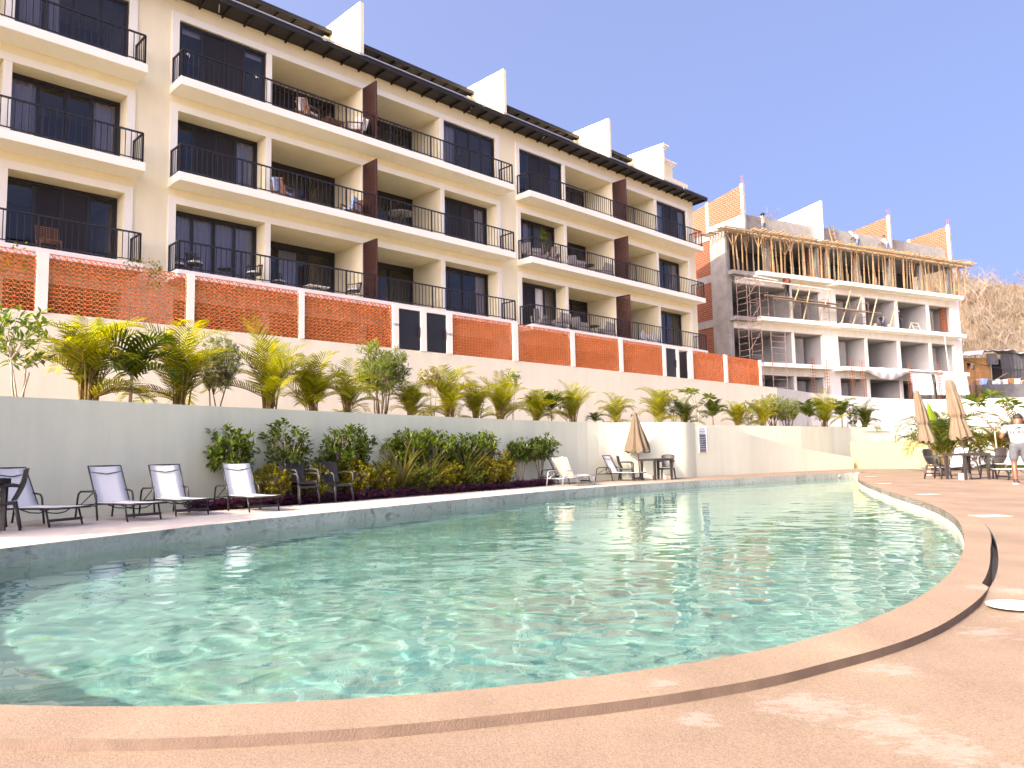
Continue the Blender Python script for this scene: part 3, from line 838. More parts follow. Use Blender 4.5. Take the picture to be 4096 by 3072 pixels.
# ---------------------------------------------------------------- terracotta lattice fence on the upper wall
KL = 23.4
FEN_O = (-_n[0]*KL, -_n[1]*KL)
fence = thing("lattice_fence", "fence of orange terracotta breeze blocks between white posts below the balconies", "fence", (FEN_O[0], FEN_O[1], 0), radians(90-AZ))
FZ0, FZ1 = 5.06, 6.69
EDGES = [(-6.5,-2.9),(-2.7,1.1),(1.3,5.25),(5.52,9.28),(9.49,13.08),(13.25,16.95),(19.86,23.31),(23.6,27.16),(27.39,30.87),(31.1,34.68),(37.55,41.02),(41.34,45.33)]
def lattice(s0, s1):
    p = MB(); rows = 14; h = (FZ1-FZ0)/rows; n = max(1, int(round((s1-s0)/.325))); w = (s1-s0)/n
    y0, y1 = .08, .125; t = .0085
    for r in range(rows+1):
        z = FZ0+h*r; p.box(s0, s1, y0, y1, z-t, z+t)
    for r in range(rows):
        z0 = FZ0+h*r+t; z1 = FZ0+h*(r+1)-t; off = (w/2 if r % 2 else 0)
        for i in range(-1, n+1):
            a = s0+i*w+off; b = a+w
            pts = [(a, z0, z1), ]
            seg = [((a+.006, z0), (a+.006, z1)), ((a+.012, z0), (a+w*.25, z1)), ((a+w*.25, z1), (a+w*.5, z0)), ((a+w*.5, z0), (a+w*.75, z1)), ((a+w*.75, z1), (b-.006, z0))]
            for (xa, za), (xb, zb) in seg:
                if min(xa, xb) < s0-1e-4 or max(xa, xb) > s1+1e-4: continue
                dx, dz = xb-xa, zb-za; L = hypot(dx, dz); nx, nz_ = -dz/L*.0062, dx/L*.0062
                q = [(xa+nx, za+nz_), (xb+nx, zb+nz_), (xb-nx, zb-nz_), (xa-nx, za-nz_)]
                i0 = len(p.v)
                p.v += [(u, y0+.002, v) for u, v in q]+[(u, y1-.002, v) for u, v in q]
                p.f += [(i0,i0+3,i0+2,i0+1),(i0,i0+1,i0+5,i0+4),(i0+2,i0+3,i0+7,i0+6)]
    p.build("lattice_panel", M['terracotta'], fence)
for a, b in EDGES: lattice(a, b)
for a, b in ((-6.75,-6.5),(-2.9,-2.7),(1.1,1.3),(5.25,5.52),(9.28,9.49),(13.08,13.25),(16.95,17.21),(18.26,18.54),(19.57,19.86),(23.31,23.6),(27.16,27.39),(30.87,31.1),(34.68,34.9),(35.92,36.15),(37.17,37.55),(41.02,41.34),(45.33,45.55)):
    q = MB(); q.box(a, b, 0.0, .22, FZ0, FZ1+.03); q.build("post", M['white'], fence)
cap = MB()
for a, b in ((17.21,18.26),(18.54,19.57),(34.9,35.92),(36.15,37.17)):
    cap = MB(); cap.box(a, b, .01, .21, FZ1-.08, FZ1+.03); cap.build("lintel", M['white'], fence)
for a, b in ((17.21,18.26),(18.54,19.57),(34.9,35.92)):
    d = MB(); d.box(a+.01, b-.01, .06, .12, FZ0+.02, FZ1-.09)
    n = 12
    for i in range(n): 
        z = FZ0+.06+i*(FZ1-FZ0-.2)/n; d.box(a+.06, b-.06, .05, .0598, z, z+.10)
    dd = d.build("door", M['door'], fence)
    hd = MB(); hd.box(b-.12, b-.06, .0, .045, FZ0+.55, FZ0+.95); hd.box(b-.10, b-.08, .045, .06, FZ0+.6, FZ0+.64); hd.build("handle", M['dark_metal'], dd)
# open doorway: leaf turned inwards, pale wall behind
d = MB(); d.box(37.05, 37.10, .12, 1.0, FZ0+.02, FZ1-.09); dd = d.build("door", M['door'], fence)
hd = MB(); hd.box(37.02, 37.049, .8, .86, FZ0+.6, FZ0+.9); hd.build("handle", M['dark_metal'], dd)
bwl = MB(); bwl.box(34.0, 47, 1.6, 1.75, 4.3, 6.6); bwl.build("inner_wall", M['cream'], fence)

def lettering(name, text, size, mat_, parent, M4, depth=0.002):
    cu = bpy.data.curves.new(name, 'FONT'); cu.body = text; cu.size = size; cu.extrude = depth; cu.align_x = 'CENTER'
    tmp = bpy.data.objects.new(name, cu); COL.objects.link(tmp)
    dg = bpy.context.evaluated_depsgraph_get()
    me = bpy.data.meshes.new_from_object(tmp.evaluated_get(dg)); bpy.data.objects.remove(tmp)
    me.materials.clear(); me.materials.append(mat_)
    o = bpy.data.objects.new(name, me); COL.objects.link(o); o.parent = parent; o.matrix_local = M4
    return o
def on_front(s, y, z): return Matrix(((1,0,0,s),(0,0,-1,y),(0,1,0,z),(0,0,0,1)))
lettering("unit_number", "E-001", .13, M['ink'], fence, on_front(17.08, -.004, 5.92))
lettering("unit_number", "F-001", .13, M['ink'], fence, on_front(19.71, -.004, 5.80))
lettering("unit_number", "G-001", .13, M['ink'], fence, on_front(34.79, -.004, 5.80)) if False else None

# ground-floor patio strip behind the fence
pt = MB(); pt.quad(*[tuple(to_xy(APT_O, AZ, s, y, 3.8)) for s, y in ((-7.4,-1.4),(46,-1.4),(46,0),(-7.4,0))])
tag(pt.build("garden_strip", M['bounce_soil']), "strip of patio behind the lattice fence", "patio", kind="structure")
# ================================================================ UNFINISHED BUILDING
CAZ = 62.5
_cn = (cos(radians(CAZ)), -sin(radians(CAZ)))
KCW = 38.85
CON_O = (-_cn[0]*KCW, -_cn[1]*KCW)
con = thing("unfinished_building", "half-built white and brick block with bare concrete, open rooms and brick party walls", "construction site", (CON_O[0], CON_O[1], 0), radians(90-CAZ))
CROT = radians(90-CAZ)
def C3(s, y, z): return to_xy(CON_O, CAZ, s, y, z)
CL = [3.8, 6.95, 10.10, 13.25]
# white front: left half block 37.05-46.0, right block 47.49-61.4
wf = MB(); gp = MB(); cc = MB(); bk = MB()
PW = [(42.80,43.0),(50.5,50.72),(54.24,54.52),(58.12,58.4)]
for k, z in enumerate(CL[:3]):
    zl = z+2.40
    wf.box(45.98, 47.5, 0, .3, z, z+3.15); wf.box(61.4, 62.35, 0, .3, z, z+3.15)
    wf.box(37.3, 45.98, 0.0, .3, zl, z+3.148); wf.box(47.5, 61.4, 0.0, .3, zl, z+3.148)
    for a, b in PW: wf.box(a, b, 0.005, .12, z, zl)
    if k < 2: wf.box(37.02, 37.12, -.0, .2, z, zl)
    # rooms behind
    for a, b in PW+[(37.12,37.3),(46.0,46.15),(47.35,47.49),(61.4,61.55)]:
        gp.box(a+.002, b-.002, .121, 6.0, z, zl)
    gp.box(37.3, 61.5, 6.0, 6.2, z, zl)
    gp.box(37.3, 61.5, .301, 6.2, zl, zl+.3)
    gp.box(37.3, 61.5, .0, 6.2, z-.02, z-.001)
wf.build("white_front", M['white_wall'], con)
gp.build("room_walls", M['plaster_grey'], con)
# dark inner doorways and recessed window walls
iw = MB()
for z in CL[:3]:
    for a, b in ((43.0,45.98),(47.5,50.5),(58.4,61.4)):
        iw = MB(); iw.box(a+.25, b-.9, 1.1, 1.2, z, z+2.2); iw.build("recess_wall", M['concrete'], con)
# concrete frame of the end wall, and the top storey
cc.box(36.85, 37.02, .0, 1.5, 3.8, 16.3)
for z in (6.7, 9.85, 13.0, 16.0): cc.box(36.84, 37.0, 1.5, 12.0, z-.25, z+.28)
cc.box(36.84, 37.0, 6.0, 6.5, 3.8, 16.3); cc.box(36.84, 37.0, 11.5, 12.0, 3.8, 16.3)
cc.box(37.0, 37.6, .0, .35, 12.5, 13.24); cc.box(37.03, 37.29, -.001, .3, 6.3, 12.6)
# top storey columns and slab
for a in (37.2, 41.0, 45.98, 47.2, 50.5, 54.3, 58.2, 61.6): cc.box(a, a+.3, .3, .7, 13.26, 15.9)
cc.box(37.02, 62.4, .2, 8, 15.95, 16.3)
cc.box(37.02, 62.4, 5.5, 5.7, 13.26, 15.9)
# long parapet of grey render, stepping back above the eaves
cc.box(39.0, 62.4, .5, .75, 16.3, 17.45); cc.box(39.0, 62.4, .75, 1.1, 16.3, 17.75)
cc.build("concrete_frame", M['concrete'], con)
for q in ((36.88,37.0,1.5,6.0,3.8,16.0),(36.88,37.0,6.5,11.5,3.8,16.0),(45.6,47.6,.6,.8,13.26,15.94),(61.0,61.4,.5,.9,10.1,12.5),(61.9,62.2,.3,.6,13.26,15.9)):
    MB().box(*q).build("brick_infill", M['brick'], con)
dk = MB()
for a, b in ((37.4,41.0),(41.3,45.6),(47.9,54.3),(54.6,61.6)): dk.quad((a,3.4,13.27),(b,3.4,13.27),(b,3.4,15.9),(a,3.4,15.9))
dk.build("dark_interior", M['room'], con)  # dark sheets in place of the shade within the open storey
for k, z in enumerate(CL[1:]):
    for a, b in ((38.95, 46.3), (46.75, 61.6)):
        q = MB(); q.box(a, b, -.93, -.004, z-.27, z); q.box(a, b, -.93, -.90, z-.275, z-.27)
        q.build("balcony_slab", M['white'], con, bevel=.015)
    q = MB(); q.box(36.95, 38.94, -.55, -.004, z-.3, z-.02); q.build("rough_slab", M['concrete'], con)
# party fins: brick with concrete edging, the second rendered white
for i, s in enumerate((38.78, 46.5, 54.28, 61.85)):
    white = (i == 1)
    yb = 7.5
    ztf, ztb = 19.7, 18.9 if i == 0 else 19.2
    ztf = (19.72, 19.5, 19.42, 19.58)[i]; zb = 16.31
    def slabx(a, b, y0, y1, z0, z1f, z1b, nm, mt, par):
        g = MB(); P = [(y0, z0), (y0, z1f), (y1, z1b), (y1, z0)]
        g.v = [(a, y, z) for y, z in P]+[(b, y, z) for y, z in P]
        g.f = [(0,1,2,3),(7,6,5,4)]+[(j, j+4, (j+1) % 4+4, (j+1) % 4) for j in range(4)]
        return g.build(nm, mt, par)
    fo = slabx(s, s+.18, .02, .30, zb, ztf, ztf-.02, "party_fin", M['white_wall'] if white else M['concrete'], con)
    if white:
        slabx(s+.01, s+.17, .30, yb, zb, ztf-.02, ztf-.55, "fin_panel", M['white_wall'], fo)
    else:
        slabx(s+.02, s+.16, .30, 3.6, zb+1.2 if i == 0 else zb, ztf-.12, ztf-.4, "fin_panel", M['brick'], fo)
        if i == 0: slabx(s+.012, s+.168, .30, 3.6, zb, zb+1.2, zb+1.2, "fin_base", M['concrete'], fo)
        slabx(s+.0, s+.18, 3.6, 3.9, zb, ztf-.3, ztf-.32, "fin_column", M['concrete'], fo)
        slabx(s+.02, s+.16, 3.9, yb, zb, ztf-.42, ztf-.75, "fin_panel", M['brick'], fo)
        slabx(s-.002, s+.182, .30, 3.6, ztf-.44, ztf-.02, ztf-.28, "fin_coping", M['concrete'], fo) if False else None
    rb = MB()
    for dy, dx in ((.06,.04),(.06,.14),(.22,.04),(.22,.14)): rb.tube([(s+dx, dy, ztf-.1), (s+dx, dy, ztf+.55)], .012, 4)
    if i in (0, 2, 3): rb.build("rebar", M['rust'], fo)

# ---------------------------------------------------------------- timber formwork and props (each one a thing)
fw = MB()
n = 74
rnd = random.Random(3)
for i in range(n):
    s = 38.4+24.6*i/(n-1); z = 16.1-.0*s
    fw.bar((s, -1.30+rnd.uniform(-.25,.2), 16.02+rnd.uniform(-.03,.05)), (s+rnd.uniform(-.10,.10), .25, 16.0), .11, .07)
for i in range(9):
    y = -.9+i*.28
    fw.bar((36.1+rnd.uniform(-.3,.2), y, 15.98+rnd.uniform(-.02,.03)), (38.9, y+rnd.uniform(-.05,.05), 16.02), .09, .06)
tag(fw.build("formwork_boards", M['lumber'], None, loc=(CON_O[0], CON_O[1], 0), rot=CROT), "row of raw boards laid side by side along the top edge of the unfinished building", "formwork")
for nm, y, z in (("front", -1.0, 15.90), ("middle", -.25, 15.89)):
    b = MB(); b.bar((36.9, y, z), (62.9, y, z), .10, .12)
    tag(b.build("formwork_beam", M['lumber2'], None, loc=(CON_O[0], CON_O[1], 0), rot=CROT), "long timber beam under the boards, %s of the two" % ("outer" if nm == "front" else "inner"), "timber beam", "beams carrying the formwork boards")
def prop_mesh(h, fork, lean, seed):
    r = random.Random(seed); p = MB()
    p.tube([(0,0,0), (lean*.5+r.uniform(-.02,.02),0,h*.5), (lean,0,h)], [.062,.056,.05], 6)
    if fork:
        p.bar((lean*.6,0,h*.62), (lean-.42,0,h), .06); p.bar((lean*.6,0,h*.62), (lean+.42,0,h), .06)
    else:
        p.box(.03, .09, -.03, .03, .0, h*.33)
    return p.mesh("timber_prop", M['lumber'] if seed % 3 else M['lumber2'])
PM = [prop_mesh(2.58, True, .0, 1), prop_mesh(2.58, False, .03, 2), prop_mesh(2.58, False, -.05, 3), prop_mesh(2.58, True, .06, 4)]
k = 0
for i in range(64):
    s = 37.35+i*.396+rnd.uniform(-.14,.14)
    row = i % 2
    y = -.86 if row == 0 else -.22
    if s < 38.9: y = max(y, -.35)
    near = s < 42.5
    me = PM[(0 if near and i % 3 == 0 else (3 if i % 9 == 4 else 1+(i*7) % 2))]
    o = bpy.data.objects.new("timber_prop", me); COL.objects.link(o)
    o.location = C3(s+rnd.uniform(-.1,.1), y+rnd.uniform(-.08,.2), 13.262); o.rotation_euler = (rnd.uniform(-.03,.03), rnd.uniform(-.05,.05), CROT+rnd.uniform(-.5,.5)); q_ = rnd.uniform(.65,1.25); o.scale = (q_, q_, 1)
    tag(o, "raw timber prop standing on the upper balcony slab of the unfinished building", "timber prop", "timber props under the formwork")
    k += 1

# ---------------------------------------------------------------- scaffold frames, planks, poles
def frame_mb(w=1.2, h=1.9):
    f = MB(); r = .026
    for y in (0, w): f.tube([(0,y,0),(0,y,h)], r, 6)
    for z in (.35, .85, 1.35, h-.03): f.tube([(0,0,z),(0,w,z)], r*.85, 6)
    f.tube([(0,.3,1.35),(0,.3,h)], r*.8, 5); f.tube([(0,w-.3,1.35),(0,w-.3,h)], r*.8, 5)
    return f
RED_ST = mat("red_oxide_scaffold", (0.30, 0.16, 0.12), 0.6, noise_amt=0.5, scale=8, col2=(0.36, 0.30, 0.25))
FM = frame_mb().mesh("access_scaffold", RED_ST)
FRS = [(40.3,-.3,10.10,'first'),(41.9,-.3,10.10,'second'),(44.1,-.35,10.10,'third'),(46.1,-.5,10.10,'fourth'),(48.6,-.3,10.10,'fifth'),(50.6,-.35,10.10,'sixth')]
for s, y, z, w in FRS:
    o = bpy.data.objects.new("access_scaffold", FM); COL.objects.link(o); o.location = C3(s, y, z); o.rotation_euler = (0, 0, CROT+rnd.uniform(-.1,.1)+.15)
    o.scale = (1, .75, 1)
    tag(o, "rusty red ladder-shaped scaffold frame, %s from the left on the balcony under the bare slab" % w, "scaffold frame", "scaffold frames on the balcony")
TW = MB()
for lv in range(5):
    z0 = 3.8+lv*1.75
    for x in (0, 1.15):
        for y in (0, .9): TW.tube([(x,y,z0),(x,y,z0+1.75)], .02, 6)
        for zz in (.3,.75,1.2,1.65): TW.tube([(x,0,z0+zz),(x,.9,z0+zz)], .022, 5)
    TW.tube([(0,0,z0+.2),(1.15,0,z0+1.6)], .018, 5); TW.tube([(0,0,z0+1.7),(1.15,0,z0+1.7)], .02, 5)
tag(TW.build("scaffold_tower", RED_ST, None, loc=tuple(C3(36.9,-1.75,0)), rot=CROT), "tall thin scaffold tower rising beside the bare concrete corner", "scaffold")
TW2 = MB()
for lv in range(3):
    z0 = 3.8+lv*1.75
    for x in (0, 1.3):
        TW2.tube([(x,0,z0),(x,0,z0+1.75)], .027, 6)
    for zz in (.2,.6,1.0,1.4): TW2.tube([(0,0,z0+zz),(1.3,0,z0+zz)], .022, 5)
tag(TW2.build("scaffold_tower", RED_ST, None, loc=tuple(C3(39.3,-1.35,0)), rot=CROT), "shorter two-legged scaffold ladder in front of the lower balconies", "scaffold")
pl = [("upper", 39.6, 46.8, -.75, 11.62), ("lower", 40.2, 45.6, -1.0, 11.40), ("right", 46.4, 51.6, -.6, 11.30), ("crossing", 44.0, 49.5, -.95, 11.22)]
for nm, a, b, y, z in pl:
    q = MB(); q.bar((a, y, z+.0), (b, y, z-.12), .26, .05); q.bar((a+.6, y+.24, z+.05), (b-.5, y+.22, z-.06), .24, .045)
    tag(q.build("scaffold_plank", M['lumber2'], None, loc=(CON_O[0], CON_O[1], 0), rot=CROT), "pair of long pale planks on the scaffold frames, the %s pair" % nm, "plank", "planks on the scaffold")
for i, (s, ds) in enumerate(((41.6,1.1),(43.0,.75),(44.7,1.0),(46.9,1.0),(48.1,1.0),(50.0,.8),(52.2,.9))):
    q = MB(); q.bar((0,-.1,0), (ds,-.25,2.45 if i < 4 else 2.2), .10, .05)
    tag(q.build("timber_brace", M['lumber2'], None, loc=tuple(C3(s,-.78,10.10)), rot=CROT), "slanting pale timber brace, %s from the left across the scaffold planks" % ("first","second","third","fourth","fifth","sixth","last")[i], "timber brace", "slanting braces on the scaffold")
for i, (s, z, l) in enumerate(((37.4,12.58,8.6),(38.4,12.80,2.2))):
    q = MB(); q.bar((0,0,0), (l,0,-.12), .09, .06)
    tag(q.build("straight_edge", M['white_wall'], None, loc=tuple(C3(s,-.98,z)), rot=CROT), ("long" if i == 0 else "short")+" pale board fixed below the bare upper slab edge", "board")
# ladders
def ladder(h, w, n_):
    p = MB()
    for x in (0, w): p.bar((x,0,0),(x,0,h), .06, .05)
    for i in range(n_): p.bar((0,0,.25+(h-.4)*i/(n_-1)), (w,0,.25+(h-.4)*i/(n_-1)), .05, .04)
    return p
o = ladder(2.3, .5, 8).build("ladder", M['lumber2'], None, loc=tuple(C3(58.7,.25,10.11))); o.rotation_euler = (radians(-8), 0, CROT); tag(o, "pale wooden ladder leaning inside the right-hand open room", "ladder")
o = ladder(1.7, .45, 5).build("ladder", M['lumber'], None, loc=tuple(C3(47.5,-.1,16.15))); o.rotation_euler = (radians(-12), 0, CROT); tag(o, "short raw wooden ladder leaning on the grey parapet above the formwork", "ladder")
# rebar cages standing in front of the lower floor
def cage(h, w=.2):
    c = MB()
    for x in (0, w):
        for y in (0, w): c.tube([(x,y,0),(x,y,h)], .012, 4)
    for i in range(int(h/.22)):
        z = .1+i*.22
        c.tube([(0,0,z),(w,0,z),(w,w,z),(0,w,z)], .008, 4, closed=True)
    return c
CG = cage(3.4).mesh("rebar_column", M['rust'])
for i, (s, y) in enumerate(((43.0,-1.5),(44.3,-1.5),(47.1,-1.4),(48.1,-1.5),(53.0,-1.7),(56.3,-1.8),(60.9,-1.5),(62.4,-1.2))):
    o = bpy.data.objects.new("rebar_column", CG); COL.objects.link(o); o.location = C3(s, y, 4.0); o.rotation_euler = (0, rnd.uniform(-.03,.05), CROT)
    tag(o, "thin rusty rebar cage standing upright, %s from the left before the white ground floor" % ("first","second","third","fourth","fifth","sixth","seventh","last")[i], "rebar cage", "rebar cages along the ground floor")
# tarpaulins
def sheet(w, h, nx, nz, amp, seed, sag=0.0):
    r = random.Random(seed); p = MB(); ph = r.uniform(0, 6)
    for j in range(nz+1):
        for i in range(nx+1):
            u, v = i/nx, j/nz
            x = u*w + .03*sin(9*v+ph); z = -v*h - sag*4*u*(1-u)*(1-v*.5) + .05*sin(3*u+ph)*v
            y = -amp*v*(sin(u*w*9+ph)*.5+.6*sin(u*w*21+1.7*ph+v)) - .1*v
            p.v.append((x, y, z))
    for j in range(nz):
        for i in range(nx):
            a = j*(nx+1)+i; p.f.append((a, a+1, a+nx+2, a+nx+1))
    return p
TARP = mat("white_tarp", (0.55, 0.545, 0.535), 0.6, noise_amt=0.06, scale=3)
for i, (s, w, h, z) in enumerate(((53.7,2.5,1.6,6.62),(56.6,4.1,1.55,6.60))):
    o = sheet(w, h, 60, 12, .07, 5+i).build("hanging_tarp", TARP, None, smooth=True, loc=tuple(C3(s,-1.25,z)), rot=CROT)
    tag(o, ("narrower" if i == 0 else "wider")+" pale grey tarp hanging below the lowest balcony edge", "tarp", "tarps on the unfinished building")
sw = MB(); nx, nv = 50, 8
for j in range(nv+1):
    for i in range(nx+1):
        u, v = i/nx, j/nv
        sagv = .55*sin(pi*min(1, u/.55)) if u < .55 else 0
        sw.v.append((u*9.0, -1.05-.10*sin(v*pi)-.03*sin(u*60), 6.96-.25*v-v*sagv*1.1+.02*sin(u*40+v*4)))
for j in range(nv):
    for i in range(nx):
        a = j*(nx+1)+i; sw.f.append((a, a+1, a+nx+2, a+nx+1))
tag(sw.build("draped_tarp", TARP, None, smooth=True, loc=tuple(C3(48.9,0,0)), rot=CROT), "long white tarp draped along the lowest balcony edge and sagging at its left", "tarp")
# bucket, sawhorse, bag, hanging rope
b = MB().lathe([(.13,0),(.16,.32),(.17,.32),(.17,.34)], 14); tag(b.build("bucket", M['pale_plastic'], None, loc=tuple(C3(52.9,-.3,10.12))), "white bucket on the balcony beside the bending worker", "bucket")
b = MB().lathe([(.12,0),(.15,.3),(.16,.32)], 14); tag(b.build("bucket", M['pale_plastic'], None, loc=tuple(C3(51.3,-.3,10.12))), "white bucket on the balcony near the scaffold foot", "bucket")
sh = MB(); sh.bar((0,0,.62),(1.0,0,.62),.1,.08)
for x in (.1,.9):
    for y in (-.25,.25): sh.bar((x,0,.6),(x,y,0),.07,.05)
sh.bar((.1,-.12,.3),(.9,-.12,.3),.05,.04)
tag(sh.build("sawhorse", M['pale_plastic'], None, loc=tuple(C3(55.2,-.5,10.11)), rot=CROT), "white sawhorse on the balcony beside the worker in dark clothes", "sawhorse")
rp = MB(); rp.tube([(0,0,0),(.12,0,-1.4),(.3,0,-3.0)], .018, 5)
tag(rp.build("hanging_rope", M['white'], None, loc=tuple(C3(58.6,-.97,9.85)), rot=CROT), "white rope hanging down the front of the unfinished building", "rope")
# ================================================================ POOLSIDE FURNITURE
def rz_of(dx, dy): return atan2(dy, dx)

def make_lounger(sling, frame, label, group, back=63.0):
    t = thing("sun_lounger", label, "sun lounger", group=group)
    W = .265; SZ = .275
    hx, L = .70, 1.78
    a = radians(back); bl = .68
    bx, bz = hx-cos(a)*bl, SZ+sin(a)*bl
    # sling: backrest panel and seat panel
    def panel(x0, z0, x1, z1, sag, n=10):
        p = MB(); th = .008
        for side in (0, 1):
            for i in range(n+1):
                u = i/n; x = x0+(x1-x0)*u; z = z0+(z1-z0)*u
                for j in range(5):
                    v = j/4; dz = -sag*sin(pi*v)*.6-sag*sin(pi*u)*.5
                    nx, nz_ = -(z1-z0), (x1-x0); l = hypot(nx, nz_); 
                    p.v.append((x+nx/l*(dz+side*th), -W+2*W*v, z+nz_/l*(dz+side*th)))
        k = (n+1)*5
        for side in (0, 1):
            for i in range(n):
                for j in range(4):
                    q = side*k+i*5+j; f = (q, q+5, q+6, q+1); p.f.append(f if side == 0 else tuple(reversed(f)))
        for i in range(n):
            for j in (0, 4):
                q = i*5+j; p.f.append((q, q+5, q+5+k, q+k))
        return p
    panel(bx, bz, hx, SZ+.012, .012).build("backrest", sling, t, smooth=True)
    panel(hx+.005, SZ+.01, L, SZ+.012, .018).build("seat", sling, t, smooth=True)
    f = MB(); r = .0135
    for s in (-1, 1):
        y = s*(W+.012)
        f.tube([(bx, y, bz), (hx, y, SZ)], r, 6); f.tube([(hx-.05, y, SZ-.01), (L+.02, y, SZ-.005)], r*1.15, 6)
    f.tube([(bx, -W-.012, bz), (bx, W+.012, bz)], r, 6); f.tube([(L+.02, -W-.012, SZ-.005), (L+.02, W+.012, SZ-.005)], r, 6)
    f.tube([(hx, -W, SZ-.02), (hx, W, SZ-.02)], r, 6)
    # bowed braces below the sling
    for x in (1.02, 1.42):
        f.tube([(x, -W, SZ-.02), (x+.03, -W*.5, SZ-.075), (x+.04, 0, SZ-.09), (x+.03, W*.5, SZ-.075), (x, W, SZ-.02)], r*.7, 5)
    f.tube([(bx+.11*cos(a), -W, bz-.11*sin(a)), (bx+.11*cos(a)+.03, 0, bz-.13*sin(a)-.02), (bx+.11*cos(a), W, bz-.11*sin(a))], r*.6, 5)
    f.build("frame", frame, t, smooth=True)
    for s in (-1, 1):
        y = s*(W+.045)
        g = MB(); g.tube([(.10, y, 0), (.155, y, .33), (.18, y, .42), (.25, y, .462), (.62, y, .468), (.70, y, .45), (.735, y, .40), (.80, y, .0)], .0165, 7)
        g.tube([(.14, y, .24), (.78, y, .235)], .012, 5)
        g.build("armrest", frame, t, smooth=True)
        g = MB(); g.tube([(1.55, y*.9, SZ-.01), (1.64, y*.9, 0)], .0155, 6); g.build("leg", frame, t, smooth=True)
    g = MB(); g.bar((1.615, -W-.03, .095), (1.615, W+.03, .095), .022, .04); g.build("crossbar", frame, t)
    g = MB()
    for s in (-1, 1): g.tube([(.16, s*W, SZ-.04), (bx+.22, s*W*.95, bz-.40)], .009, 5)
    g.tube([(.16, -W, SZ-.04), (.16, W, SZ-.04)], .011, 5)
    g.build("back_prop", frame, t, smooth=True)
    return t
def at_foot(o, fx, fy, dx, dy):
    l = hypot(dx, dy); dx, dy = dx/l, dy/l
    o.location = (fx-1.64*dx, fy-1.64*dy, 0.001); o.rotation_euler = (0, 0, rz_of(dx, dy))
LG = "white sling loungers around the pool"
lo = make_lounger(M['sling'], M['dark_metal'], "white sling lounger with dark frame, nearest the left edge, half behind the wicker chair", LG)
at_foot(lo, -6.72, 11.66, .94, -.34)
specs = [(-5.91, 12.42, .83, -.56, "white sling lounger with dark frame, second from the left along the pale wall"),
         (-5.55, 13.40, .72, -.69, "white sling lounger with its back raised highest, third along the pale wall"),
         (-4.52, 14.05, .68, -.73, "bright white lounger in front of the first dark green shrub"),
         (2.30, 24.95, .85, .50, "lavender-white lounger half hidden behind the tan-backed one"),
         (4.25, 26.45, .78, -.62, "white lounger beside the closed umbrella at the rounded wall end"),
         (13.35, 24.75, -.96, -.25, "white lounger behind the patio table on the right, its back raised"),
         (13.25, 21.05, -1.0, .08, "low white lounger behind the legs of the man in the white shirt")]
for fx, fy, dx, dy, lab in specs:
    c = dup(lo, (0, 0, 0), 0, lab, LG); at_foot(c, fx, fy, dx, dy)
M['sling_tan'] = mat("tan_mesh_sling", (0.55, 0.43, 0.34), 0.8, noise_amt=0.06, scale=30, bump=0.3, bump_scale=700)
lt = make_lounger(M['sling_tan'], M['alu'], "tan-backed lounger with silver legs, its back turned to the viewer", LG, 58)
at_foot(lt, 1.18+.70*1.54, 22.62+.71*1.54, .70, .71)

